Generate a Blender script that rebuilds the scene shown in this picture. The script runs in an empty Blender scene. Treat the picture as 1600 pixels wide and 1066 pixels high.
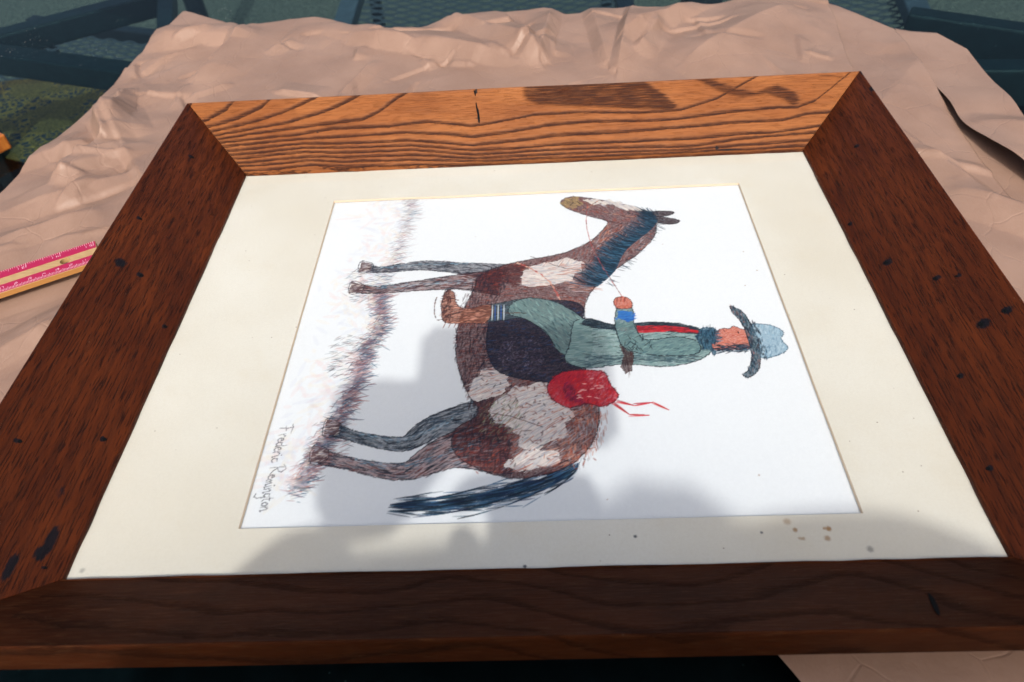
import bpy, bmesh, math, random
import numpy as np
from mathutils import Vector, Matrix

random.seed(7)
RNG = np.random.default_rng(11)
D = bpy.data
scene = bpy.context.scene
COL = scene.collection
R = math.radians

# ------------------------------------------------------------------ camera, sky, sun, exposure
def rotmat(p, r, y):
    cy, sy = math.cos(y), math.sin(y)
    Rz = np.array([[cy, -sy, 0], [sy, cy, 0], [0, 0, 1]])
    fwd = np.array([0, math.cos(p), -math.sin(p)]); right = np.array([1., 0, 0]); up = np.cross(right, fwd)
    A = np.stack([right, -up, fwd])
    cr, sr = math.cos(r), math.sin(r)
    return np.array([[cr, -sr, 0], [sr, cr, 0], [0, 0, 1]]) @ A @ Rz

CAM = np.array([0.2533, -0.1841, 0.355])
A = rotmat(R(45.488), R(-4.2187), R(-3.0828))
cam = D.cameras.new('camera'); camo = D.objects.new('camera', cam); COL.objects.link(camo)
camo.matrix_world = Matrix(((A[0][0], -A[1][0], -A[2][0], CAM[0]),
                            (A[0][1], -A[1][1], -A[2][1], CAM[1]),
                            (A[0][2], -A[1][2], -A[2][2], CAM[2]), (0, 0, 0, 1)))
cam.sensor_width = 36; cam.lens = 36 * 1164.97 / 1600
cam.clip_start = 0.01; cam.clip_end = 200
cam.dof.use_dof = True; cam.dof.focus_distance = 0.5; cam.dof.aperture_fstop = 11
scene.camera = camo

KX, KY = -0.05, 0.886                      # how far a shadow falls per metre of height
sun_vec = Vector((-KX, -KY, 1)).normalized()
elev = math.asin(sun_vec.z); azim = math.atan2(sun_vec.x, sun_vec.y)
world = D.worlds.new('World'); scene.world = world; world.use_nodes = True
wn = world.node_tree.nodes; wl = world.node_tree.links
sky = wn.new('ShaderNodeTexSky'); sky.sky_type = 'NISHITA'; sky.sun_disc = False
sky.sun_elevation = elev; sky.sun_rotation = azim
sky.air_density = 1.0; sky.dust_density = 7.0; sky.ozone_density = 0.4
wl.new(sky.outputs[0], wn['Background'].inputs[0]); wn['Background'].inputs[1].default_value = 0.15
sl = D.lights.new('sun', 'SUN'); sl.energy = 2.3; sl.angle = R(1.0); sl.color = (1, .955, .9)
so = D.objects.new('sun', sl); COL.objects.link(so)
so.rotation_euler = sun_vec.to_track_quat('Z', 'Y').to_euler()
so.location = (0, -1, 2)
vs = scene.view_settings
vs.view_transform = 'Standard'; vs.look = 'None'; vs.exposure = 0.12; vs.gamma = 1

# ------------------------------------------------------------------ helpers
def tag(o, label=None, cat=None, group=None, kind=None):
    if label: o['label'] = label
    if cat: o['category'] = cat
    if group: o['group'] = group
    if kind: o['kind'] = kind
    return o

def empty(name, loc=(0, 0, 0)):
    o = D.objects.new(name, None); o.location = loc; o.empty_display_size = .05
    COL.objects.link(o); return o

def link(name, me, mat=None, parent=None, smooth=False):
    if mat: me.materials.append(mat)
    if smooth:
        me.polygons.foreach_set('use_smooth', [True] * len(me.polygons))
    o = D.objects.new(name, me); COL.objects.link(o)
    if parent:
        o.parent = parent
        o.matrix_parent_inverse = Matrix.Translation(parent_loc(parent)).inverted()
    return o

def parent_loc(p):
    """world position of a (never rotated) parent"""
    m = Matrix.Translation(p.location)
    if p.parent: m = Matrix.Translation(parent_loc(p.parent)) @ p.matrix_parent_inverse @ m
    return m.translation

def mesh(name, verts, faces):
    me = D.meshes.new(name); me.from_pydata([tuple(map(float, v)) for v in verts], [], faces); me.update(); return me

def grid_mesh(name, P, closed_v=False):
    """P: (n, m, 3) array -> quad grid"""
    n, m, _ = P.shape
    me = D.meshes.new(name)
    me.vertices.add(n * m); me.vertices.foreach_set('co', P.reshape(-1).astype(np.float32))
    i, j = np.meshgrid(np.arange(n - 1), np.arange(m - (0 if closed_v else 1)), indexing='ij')
    j2 = (j + 1) % m
    q = np.stack([i * m + j, (i + 1) * m + j, (i + 1) * m + j2, i * m + j2], -1).reshape(-1, 4)
    nf = len(q)
    me.loops.add(nf * 4); me.loops.foreach_set('vertex_index', q.reshape(-1).astype(np.int32))
    me.polygons.add(nf); me.polygons.foreach_set('loop_start', np.arange(0, nf * 4, 4, dtype=np.int32))
    me.polygons.foreach_set('loop_total', np.full(nf, 4, dtype=np.int32))
    me.update(calc_edges=True); return me

def attr(me, name, data, typ='FLOAT'):
    a = me.attributes.new(name, typ, 'POINT')
    key = {'FLOAT': 'value', 'FLOAT_VECTOR': 'vector', 'FLOAT_COLOR': 'color'}[typ]
    a.data.foreach_set(key, np.asarray(data, dtype=np.float32).reshape(-1))

class NT:
    def __init__(s, name):
        s.m = D.materials.new(name); s.m.use_nodes = True
        s.n = s.m.node_tree.nodes; s.l = s.m.node_tree.links
        s.b = s.n['Principled BSDF']; s.out = s.n['Material Output']
    def put(s, node, k, v):
        if v is None: return
        if hasattr(v, 'is_output') or isinstance(v, bpy.types.NodeSocket): s.l.new(v, node.inputs[k])
        else: node.inputs[k].default_value = v
    def math(s, op, a, b=None, c=None, clamp=False):
        x = s.n.new('ShaderNodeMath'); x.operation = op; x.use_clamp = clamp
        s.put(x, 0, a); s.put(x, 1, b); s.put(x, 2, c); return x.outputs[0]
    def vmath(s, op, a, b=None):
        x = s.n.new('ShaderNodeVectorMath'); x.operation = op
        s.put(x, 0, a); s.put(x, 1, b)
        return x.outputs['Value'] if op in ('LENGTH', 'DISTANCE', 'DOT_PRODUCT') else x.outputs[0]
    def attr(s, name, out='Vector'):
        x = s.n.new('ShaderNodeAttribute'); x.attribute_name = name; return x.outputs[out]
    def coord(s, out='Object'):
        return s.n.new('ShaderNodeTexCoord').outputs[out]
    def noise(s, vec, scale, detail=3, rough=.5, dist=0, stretch=None, out=0):
        if stretch: vec = s.vmath('MULTIPLY', vec, stretch)
        x = s.n.new('ShaderNodeTexNoise'); s.put(x, 'Vector', vec); x.inputs['Scale'].default_value = scale
        x.inputs['Detail'].default_value = detail; x.inputs['Roughness'].default_value = rough
        x.inputs['Distortion'].default_value = dist; return x.outputs[out]
    def voronoi(s, vec, scale, feature='F1', out='Distance', rnd=1):
        x = s.n.new('ShaderNodeTexVoronoi'); x.feature = feature; s.put(x, 'Vector', vec)
        x.inputs['Scale'].default_value = scale; x.inputs['Randomness'].default_value = rnd
        return x.outputs[out]
    def ramp(s, fac, stops):
        x = s.n.new('ShaderNodeValToRGB'); s.put(x, 0, fac); e = x.color_ramp.elements
        while len(e) < len(stops): e.new(.5)
        for k, (p, c) in zip(e, stops):
            k.position = p; k.color = (*c, 1) if len(c) == 3 else c
        return x.outputs[0]
    def step(s, v, a, b):
        x = s.n.new('ShaderNodeMapRange'); x.interpolation_type = 'SMOOTHSTEP'; s.put(x, 0, v)
        x.inputs[1].default_value = a; x.inputs[2].default_value = b; return x.outputs[0]
    def mix(s, f, a, b, mode='MIX'):
        x = s.n.new('ShaderNodeMix'); x.data_type = 'RGBA'; x.blend_type = mode
        s.put(x, 0, f)
        for k, v in ((6, a), (7, b)):
            if isinstance(v, tuple) and len(v) == 3: v = (*v, 1)
            s.put(x, k, v)
        return x.outputs[2]
    def bump(s, h, dist, strength=1, nrm=None):
        x = s.n.new('ShaderNodeBump'); x.inputs['Distance'].default_value = dist
        x.inputs['Strength'].default_value = strength; s.put(x, 'Height', h)
        if nrm is not None: s.put(x, 'Normal', nrm)
        return x.outputs[0]
    def schlick(s, f0, gain=1.0):
        ge = s.n.new('ShaderNodeNewGeometry')
        cs = s.math('ABSOLUTE', s.vmath('DOT_PRODUCT', ge.outputs['Normal'], ge.outputs['Incoming']))
        return s.math('ADD', f0, s.math('MULTIPLY', (1 - f0) * gain, s.math('POWER', s.math('SUBTRACT', 1.0, cs), 5.0)), clamp=True)
    def set(s, **k):
        for a, v in k.items():
            a = {'color': 'Base Color', 'rough': 'Roughness', 'metal': 'Metallic', 'normal': 'Normal',
                 'spec': 'Specular IOR Level', 'coat': 'Coat Weight', 'coat_rough': 'Coat Roughness'}[a]
            if isinstance(v, tuple) and len(v) == 3: v = (*v, 1)
            s.put(s.b, a, v)
        return s.m

def lin(r, g, b):
    f = lambda c: (c / 255 / 12.92) if c <= 10 else ((c / 255 + .055) / 1.055) ** 2.4
    return (f(r), f(g), f(b))

def vnoise(x, y, seed=0):
    """smooth value noise on numpy arrays, -1..1"""
    xi = np.floor(x).astype(np.int64); yi = np.floor(y).astype(np.int64)
    fx = x - xi; fy = y - yi
    fx = fx * fx * fx * (fx * (fx * 6 - 15) + 10); fy = fy * fy * fy * (fy * (fy * 6 - 15) + 10)
    def h(a, b):
        n = (a * 374761393 + b * 668265263 + seed * 974634777) & 0xffffffff
        n = ((n ^ (n >> 13)) * 1274126177) & 0xffffffff
        return ((n ^ (n >> 16)) & 0xffff) / 32767.5 - 1
    return (h(xi, yi) * (1 - fx) + h(xi + 1, yi) * fx) * (1 - fy) + (h(xi, yi + 1) * (1 - fx) + h(xi + 1, yi + 1) * fx) * fy

# ------------------------------------------------------------------ ground
TABLE_H = 0.72
GZ = -0.012 - TABLE_H
g = NT('patio_concrete')
co = g.coord()
n1 = g.noise(co, 90, 5, .7); n2 = g.noise(co, 4, 3); n3 = g.voronoi(co, 60)
c = g.mix(g.step(n1, .3, .75), (.035, .046, .039), (.16, .185, .155))
c = g.mix(g.step(n2, .35, .7), c, g.mix(.5, c, (.07, .09, .075)))
g.set(color=c, rough=.9, normal=g.bump(g.math('ADD', n1, n3), .012, .9))
mm = bmesh.new()
bmesh.ops.create_grid(mm, x_segments=2, y_segments=2, size=60, matrix=Matrix.Translation((0, 0, GZ)))
me = D.meshes.new('ground'); mm.to_mesh(me)
tag(link('ground', me, g.m), kind='structure')

# ------------------------------------------------------------------ patio furniture seen past the paper
def metal_mat(name, col, rough):
    k = NT(name); v = k.coord()
    n = k.noise(v, 60, 4, .6); sp = k.voronoi(v, 150)
    c = k.mix(k.step(n, .35, .75), col, tuple(x * 1.5 + .004 for x in col))
    dust = k.math('MULTIPLY', k.step(sp, .13, .05), k.step(k.noise(v, 9), .55, .68))
    c = k.mix(dust, c, (.3, .32, .33))
    return k.set(color=c, rough=rough, metal=.2, normal=k.bump(n, .0008))
M_METAL = metal_mat('dark_teal_powder_coat', (.006, .016, .022), .5)
M_METAL2 = metal_mat('dark_powder_coat', (.0045, .008, .013), .45)
k = NT('woven_sling'); v = k.coord()
n = k.noise(v, 400, 2)
M_SLING = k.set(color=k.mix(k.step(n, .3, .7), (.012, .022, .035), (.035, .055, .075)), rough=.7, normal=k.bump(n, .0006))

def bar(a, b, w, h, bev=.004):
    """rectangular tube from a to b (w sideways, h in height), bevelled"""
    a = Vector(a); b = Vector(b); d = b - a; L = d.length
    bm = bmesh.new(); bmesh.ops.create_cube(bm, size=1)
    bmesh.ops.scale(bm, vec=(w, L, h), verts=bm.verts)
    bmesh.ops.bevel(bm, geom=bm.edges[:], offset=bev, segments=3, affect='EDGES', profile=.5)
    z = Vector((0, 0, 1))
    y = d.normalized()
    if abs(y.z) > .95: z = Vector((0, 1, 0))
    x = y.cross(z).normalized(); z = x.cross(y)
    m = Matrix((x, y, z)).transposed().to_4x4(); m.translation = (a + b) / 2
    bm.transform(m)
    me = D.meshes.new('bar'); bm.to_mesh(me); bm.free(); return me

def tube_pts(pts, rad, seg=10, sub=6):
    """round tube along a Catmull-Rom path"""
    P = [np.array(p, float) for p in pts]
    P = [2 * P[0] - P[1]] + P + [2 * P[-1] - P[-2]]
    path = []
    for i in range(1, len(P) - 2):
        for t in np.linspace(0, 1, sub, endpoint=False):
            a, b, c, d = P[i - 1:i + 3]
            path.append(.5 * (2 * b + (c - a) * t + (2 * a - 5 * b + 4 * c - d) * t * t + (3 * b - a - 3 * c + d) * t ** 3))
    path.append(P[-2]); path = np.array(path)
    T = np.gradient(path, axis=0); T /= np.linalg.norm(T, axis=1)[:, None]
    ref = np.array([.31, .17, .93]) if abs(T[0][2]) < .8 else np.array([1., .1, 0])
    V = []
    r = rad if callable(rad) else (lambda t: rad)
    for q, (p, t) in enumerate(zip(path, T)):
        u = np.cross(t, ref); u /= np.linalg.norm(u); w = np.cross(t, u)
        rr = r(q / (len(path) - 1))
        V.append([p + rr * (math.cos(a) * u + math.sin(a) * w) for a in np.linspace(0, 2 * math.pi, seg, endpoint=False)])
    me = grid_mesh('tube', np.array(V), closed_v=True)
    bm = bmesh.new(); bm.from_mesh(me)
    bm.verts.ensure_lookup_table(); n = len(path)
    bm.faces.new([bm.verts[i] for i in range(seg)]); bm.faces.new([bm.verts[(n - 1) * seg + i] for i in range(seg)][::-1])
    bmesh.ops.recalc_face_normals(bm, faces=bm.faces); bm.to_mesh(me); bm.free(); return me

def sling(org, ex, ey, W, Hh, pitch=.017, sag=.02):
    """woven strands: neighbouring wavy cords touch and part again, leaving eye-shaped holes"""
    org = np.array(org); ex = np.array(ex, float); ey = np.array(ey, float)
    nz = np.cross(ex, ey); nz /= np.linalg.norm(nz)
    V = []; F = []
    nr = int(Hh / pitch); L = .055
    for r in range(nr):
        y0 = (r + .5) * pitch
        ph = math.pi * (r % 2)
        ts = np.arange(0, W + .001, L / 8)
        b = len(V)
        for t in ts:
            y = y0 + pitch * .33 * math.sin(2 * math.pi * t / L + ph)
            s = -sag * math.sin(math.pi * t / W) * math.sin(math.pi * y0 / Hh)
            zz = s + .0015 * math.cos(2 * math.pi * t / L + ph)
            for (dy, dz) in ((-.0052, 0), (0, .0022), (.0052, 0), (0, -.0022)):
                V.append(org + ex * t + ey * (y + dy) + nz * (zz + dz))
        for i in range(len(ts) - 1):
            for q in range(4):
                F.append((b + i * 4 + q, b + i * 4 + (q + 1) % 4, b + (i + 1) * 4 + (q + 1) % 4, b + (i + 1) * 4 + q))
    return mesh('sling', V, F)

def chair(name_loc, label, bars, tubes, slings, group='patio chairs round the table'):
    root = empty('patio_chair', name_loc)
    tag(root, label, 'chair', group)
    for nm, a, b, w, h, m in bars:
        link(nm, bar(a, b, w, h), m, root)
    for nm, pts, rad, m in tubes:
        link(nm, tube_pts(pts, rad), m, root, smooth=True)
    for nm, args in slings:
        o = link(nm, sling(*args), M_SLING, root); o['kind'] = 'stuff'
    return root

# left chair: two arm rails meeting, cross bar, seat below
chair((-.62, 1.3, GZ), 'dark teal metal patio chair past the paper\'s left corner, lace mat on its seat',
      [('arm_rail', (-.70, .972, -.117), (-.15, .776, -.117), .036, .034, M_METAL),
       ('back_rail', (-.86, .795, -.118), (-.36, 1.135, -.118), .038, .036, M_METAL),
       ('cross_rail', (-.268, .835, -.119), (-.375, 1.16, -.119), .026, .028, M_METAL),
       ('seat_rail', (-.95, 1.63, -.335), (-.36, 1.42, -.335), .03, .03, M_METAL2),
       ('seat_rail', (-.84, 1.02, -.335), (-.30, .90, -.335), .03, .03, M_METAL2),
       ('leg', (-.66, .957, -.135), (-.70, .93, GZ), .028, .028, M_METAL2),
       ('leg', (-.20, .794, -.135), (-.22, .79, GZ), .028, .028, M_METAL2),
       ('leg', (-.93, 1.62, -.35), (-.95, 1.64, GZ), .028, .028, M_METAL2)],
      [('leg', [(-.80, 2.20, -.06), (-.80, 2.22, -.3), (-.815, 2.26, -.6), (-.83, 2.33, GZ + .012)], lambda t: .030 + .016 * max(0, t - .75) * 4, M_METAL2)],
      [('sling_seat', ((-.94, 1.58, -.33), (.944, -.33, 0), (.2, -.95, 0), .60, .30)),
       ('sling_back', ((-1.16, 1.40, -.05), (.95, .30, 0), (.0, .35, -.93), .26, .22))])
# middle chair
chair((.12, 1.55, GZ), 'dark patio chair with woven seat straight across the table, behind the wrinkled far edge',
      [('seat_rail', (-.150, 1.12, -.325), (-.172, 1.95, -.325), .044, .034, metal_mat('slate_powder_coat', (.05, .075, .10), .5)),
       ('seat_rail', (.47, 1.10, -.33), (.47, 1.95, -.33), .04, .03, M_METAL2),
       ('arm_rail', (.24, 1.26, -.17), (.66, 1.36, -.17), .07, .03, M_METAL2),
       ('leg', (-.16, 1.14, -.34), (-.17, 1.10, GZ), .03, .03, M_METAL2),
       ('leg', (.47, 1.12, -.34), (.47, 1.10, GZ), .03, .03, M_METAL2),
       ('leg', (-.17, 1.93, -.34), (-.17, 1.95, GZ), .03, .03, M_METAL2),
       ('leg', (.47, 1.93, -.34), (.47, 1.95, GZ), .03, .03, M_METAL2),
       ('arm_post', (.60, 1.37, -.155), (.60, 1.25, GZ), .07, .07, M_METAL2)],
      [],
      [('sling_seat', ((-.13, 1.12, -.32), (1, 0, 0), (0, 1, 0), .58, .82))])
# right chair
chair((1.1, 1.3, GZ), 'dark teal patio chair with woven back and stacked rails beyond the paper\'s right corner',
      [('back_rail', (1.005, 1.18, -.30), (1.10, 1.68, -.30), .046, .03, metal_mat('slate_blue_powder_coat', (.035, .055, .075), .5)),
       ('arm_rail', (.80, .905, -.13), (1.08, .745, -.13), .034, .05, M_METAL),
       ('arm_rail', (.78, .735, -.13), (1.20, .69, -.13), .034, .05, M_METAL),
       ('seat_rail', (1.15, 1.32, -.335), (1.60, 1.02, -.335), .05, .05, M_METAL2),
       ('arm_post', (.955, .80, -.14), (.97, .80, -.6), .03, .03, M_METAL2),
       ('seat_rail', (.98, .98, -.40), (1.18, .86, -.40), .12, .03, M_METAL2),
       ('leg', (1.00, 1.16, -.33), (1.00, 1.12, GZ), .03, .03, M_METAL2),
       ('leg', (1.55, 1.05, -.36), (1.6, 1.05, GZ), .03, .03, M_METAL2)],
      [],
      [('sling_seat', ((.80, 1.22, -.315), (.96, -.13, 0), (.2, .95, 0), .24, .46))])

# lace mat lying on the left chair's seat
k = NT('gold_lace'); v = k.coord()
vv = k.vmath('ADD', v, k.vmath('MULTIPLY', k.noise(v, 30, 2, out=1), (.02, .02, .02)))
e = k.voronoi(vv, 80, 'DISTANCE_TO_EDGE'); cell = k.voronoi(vv, 80, 'F1', 'Color')
big = k.noise(v, 9, 2, .5, 1.5)
dense = k.step(big, .5, .54)
fine = k.noise(v, 300, 3, .7)
gold = k.mix(k.step(fine, .3, .75), (.22, .11, .02), (.58, .36, .08))
cellc = k.mix(k.step(k.n.new('ShaderNodeSeparateColor').outputs[0], 0, 1), (.02, .03, .05), (.03, .04, .06))
c = k.mix(k.step(e, .16, .08), (.03, .045, .07), gold)
c = k.mix(dense, c, k.mix(k.step(fine, .35, .7), (.13, .075, .02), (.36, .23, .06)))
M_LACE = k.set(color=c, rough=.85, normal=k.bump(k.step(e, .16, .08), .002))
# outline in plan, a notch cut from its far edge
out = [(-.86, 1.225), (-.785, 1.244), (-.745, 1.250), (-.705, 1.258), (-.690, 1.220), (-.672, 1.205), (-.652, 1.212), (-.640, 1.262),
       (-.56, 1.28), (-.46, 1.30), (-.40, 1.15), (-.40, .93), (-.60, .92), (-.80, 1.00), (-.90, 1.10)]
bm = bmesh.new()
f = bm.faces.new([bm.verts.new((x, y, -.300 + .004 * math.sin(40 * x) * math.cos(33 * y))) for x, y in out])
if f.normal.z < 0: f.normal_flip()
r_ = bmesh.ops.extrude_face_region(bm, geom=[f]); 
for q in r_['geom']:
    if isinstance(q, bmesh.types.BMVert): q.co.z += .003
bmesh.ops.recalc_face_normals(bm, faces=bm.faces)
me = D.meshes.new('lace_mat'); bm.to_mesh(me)
tag(link('lace_mat', me, M_LACE), 'gold and slate net-patterned lace mat with a notched edge at far left', 'mat')

# glass patio table under everything
tb = empty('glass_table', (.22, .3, GZ)); tag(tb, 'patio table with a clear teal-tinted glass top carrying the brown paper', 'table')
k = NT('tinted_table_glass')
tr = k.n.new('ShaderNodeBsdfTransparent'); tr.inputs[0].default_value = (.62, .74, .74, 1)
gl = k.n.new('ShaderNodeBsdfGlossy'); gl.inputs['Roughness'].default_value = .02
FR = k.schlick(.006, .3)
mx = k.n.new('ShaderNodeMixShader'); k.l.new(FR, mx.inputs[0]); k.l.new(tr.outputs[0], mx.inputs[1]); k.l.new(gl.outputs[0], mx.inputs[2])
# dust specks lying on the glass
df = k.n.new('ShaderNodeBsdfDiffuse'); df.inputs[0].default_value = (.6, .62, .6, 1)
vo = k.coord(); sxyz = k.n.new('ShaderNodeSeparateXYZ'); k.l.new(vo, sxyz.inputs[0])
sp = k.math('MULTIPLY', k.math('MULTIPLY', k.step(k.voronoi(vo, 190), .11, .05), k.step(k.noise(vo, 22, 2), .58, .66)), k.step(sxyz.outputs[1], .2, .4))
mx2 = k.n.new('ShaderNodeMixShader'); k.l.new(k.math('MULTIPLY', sp, .8), mx2.inputs[0]); k.l.new(mx.outputs[0], mx2.inputs[1]); k.l.new(df.outputs[0], mx2.inputs[2])
k.l.new(mx2.outputs[0], k.out.inputs[0])
# single sheet seen only from above: an 8 mm pane is built as a closed slab with clear underside
bm = bmesh.new(); bmesh.ops.create_cube(bm, size=1)
bmesh.ops.scale(bm, vec=(2.0, 1.5, .006), verts=bm.verts); bmesh.ops.translate(bm, vec=(.22, .25, -.0235), verts=bm.verts)
me = D.meshes.new('glass_top'); bm.to_mesh(me); bm.free(); link('glass_top', me, k.m, tb)
for a_, b_ in (((-.80, -.53, -.035), (-.80, 1.03, -.035)), ((1.24, -.53, -.035), (1.24, 1.03, -.035)), ((-.80, -.53, -.035), (1.24, -.53, -.035)), ((-.80, 1.03, -.035), (1.24, 1.03, -.035))):
    link('rail_or_shade_bar', bar(a_, b_, .05, .03), M_METAL, tb)
link('rail_or_shade_bar', bar((-.78, -.040, -.060), (1.22, -.040, -.060), .20, .03), M_METAL2, tb)  # added broad bar; its dark colour stands in for shade below the frame
for x, y in ((-.80, -.53), (1.24, -.53), (-.80, 1.03), (1.24, 1.03)):
    link('leg', bar((x, y, -.05), (x, y, GZ), .05, .05), M_METAL, tb)

# orange wood offcut
k = NT('orange_stained_wood'); v = k.coord()
n = k.noise(v, 1, 4, .6, stretch=(300, 40, 60))
M_OW = k.set(color=k.mix(k.step(n, .3, .7), (.30, .08, .014), (.5, .17, .03)), rough=.35)
tag(link('wood_offcut', bar((-.382, .360, -.010), (-.294, .495, -.010), .06, .016, .002), M_OW),
    'orange stained wood offcut with a cut end, by the paper at the far left edge', 'wood offcut')

# ------------------------------------------------------------------ kraft paper
k = NT('kraft_paper'); v = k.coord()
fib = k.noise(v, 900, 3, .6, stretch=(1, .35, 1)); mott = k.noise(v, 14, 4, .6); wr = k.noise(v, 60, 5, .7, 1.2)
vor = k.voronoi(k.vmath('ADD', v, k.vmath('MULTIPLY', k.noise(v, 12, 3, out=1), (.05, .05, .05))), 16, 'DISTANCE_TO_EDGE')
c = k.mix(k.step(mott, .3, .72), (.248, .154, .112), (.308, .198, .147))
c = k.mix(k.math('MULTIPLY', k.step(fib, .35, .8), .22), c, (.34, .255, .21))
b1 = k.bump(fib, .00012, .5); b2 = k.bump(wr, .0009, .35, b1)
b3 = k.bump(k.step(vor, 0, .020), .0008, .28, b2)
M_KRAFT = k.set(color=c, rough=.46, spec=.5, normal=b3)

def seg_dist(X, Y, a, b):
    a = np.array(a); b = np.array(b); d = b - a; L2 = d @ d
    t = ((X - a[0]) * d[0] + (Y - a[1]) * d[1]) / L2
    tc = np.clip(t, 0, 1)
    dx = X - (a[0] + tc * d[0]); dy = Y - (a[1] + tc * d[1])
    side = (X - a[0]) * d[1] - (Y - a[1]) * d[0]
    return np.hypot(dx, dy) * np.sign(side), t

def fold(X, Y, a, b, h, wl, wr, p=1.0):
    """a crease from a to b: sharp ridge of height h falling over wl on one side and wr on the other, fading to both ends"""
    s, t = seg_dist(X, Y, a, b)
    w = np.where(s > 0, wr, wl)
    prof = np.clip(1 - np.abs(s) / w, 0, 1) ** p
    env = np.clip(np.minimum(t + .15, 1.15 - t) * 3.2, 0, 1)
    return 1.35 * h * prof * env

def tri_noise(x, y, seed):
    """random heights on a triangular lattice, joined by flat triangles: creased facets"""
    s_ = (x + y) * .3660254; i = np.floor(x + s_).astype(np.int64); j = np.floor(y + s_).astype(np.int64)
    fx = x + s_ - i; fy = y + s_ - j
    def h(a, b):
        n = (a * 374761393 + b * 668265263 + seed * 974634777) & 0xffffffff
        n = ((n ^ (n >> 13)) * 1274126177) & 0xffffffff
        return ((n ^ (n >> 16)) & 0xffff) / 32767.5 - 1
    h00 = h(i, j); h11 = h(i + 1, j + 1); h10 = h(i + 1, j); h01 = h(i, j + 1)
    up = fx > fy
    return np.where(up, h00 + (h10 - h00) * fx + (h11 - h10) * fy, h00 + (h01 - h00) * fy + (h11 - h01) * fx)

def facets(X, Y, scale, seed, amp):
    """crumple: flat facets meeting in creases, calm in some places and busy in others"""
    wx = X * scale + .35 * vnoise(X * scale * .7, Y * scale * .7, seed + 5); wy = Y * scale * .8 + .35 * vnoise(X * scale * .7 + 9, Y * scale * .7, seed + 6)
    m = np.clip(.55 + .9 * vnoise(X * scale * .3 + 4, Y * scale * .3, seed + 9), .12, 1)
    return amp * m * (tri_noise(wx, wy, seed) + .42 * tri_noise(wx * 2.3 + wy * .4, wy * 2.2 - wx * .3, seed + 1))

def interp(pts, x):
    pts = sorted(pts); return np.interp(x, [p[0] for p in pts], [p[1] for p in pts])

def paper_sheet(label, nx, ny, xl, xr, y0, far_pts, z0, hfun, group='sheets of brown kraft paper', near=None):
    y0 = max(y0, -.25)
    U, V = np.meshgrid(np.linspace(0, 1, nx), np.linspace(0, 1, ny), indexing='ij')
    # left and right edges are functions of y; the far edge of x
    Y = y0 + V * (.75 - y0)
    XL = xl(Y); XR = xr(Y)
    X = XL + U * (XR - XL)
    fy = interp(far_pts, X)
    yn = y0 if near is None else interp(near, X)
    Y = yn + V * (fy - yn)
    XL = xl(Y); XR = xr(Y); X = XL + U * (XR - XL)
    Z = z0 + hfun(X, Y)
    me = grid_mesh('paper_sheet', np.stack([X, Y, Z], -1))
    o = link('paper_sheet', me, M_KRAFT, smooth=True)
    sd = o.modifiers.new('thick', 'SOLIDIFY'); sd.thickness = .0003; sd.offset = -1
    return tag(o, label, 'paper', group)

def clear_frame(X, Y):
    """1 away from the frame, 0 under its resting part"""
    dx = np.maximum(np.maximum(-.005 - X, X - .489), 0); dy = np.maximum(np.maximum(-.005 - Y, Y - .385), 0)
    return np.clip(np.hypot(dx, dy) / .05, 0, 1)

FAR = [(-.45, .79), (-.215, .792), (-.193, .793), (-.165, .775), (-.1275, .752), (-.108, .735), (-.095, .728), (-.07, .742), (-.045, .752), (-.01, .748), (.015, .735), (.045, .712), (.075, .699),
       (.097, .693), (.12, .701), (.15, .721), (.158, .729), (.165, .727), (.19, .731), (.23, .739), (.272, .741), (.30, .722), (.33, .721), (.36, .728), (.372, .731), (.39, .712), (.43, .716), (.47, .726), (.545, .752), (.62, .775)]

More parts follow.
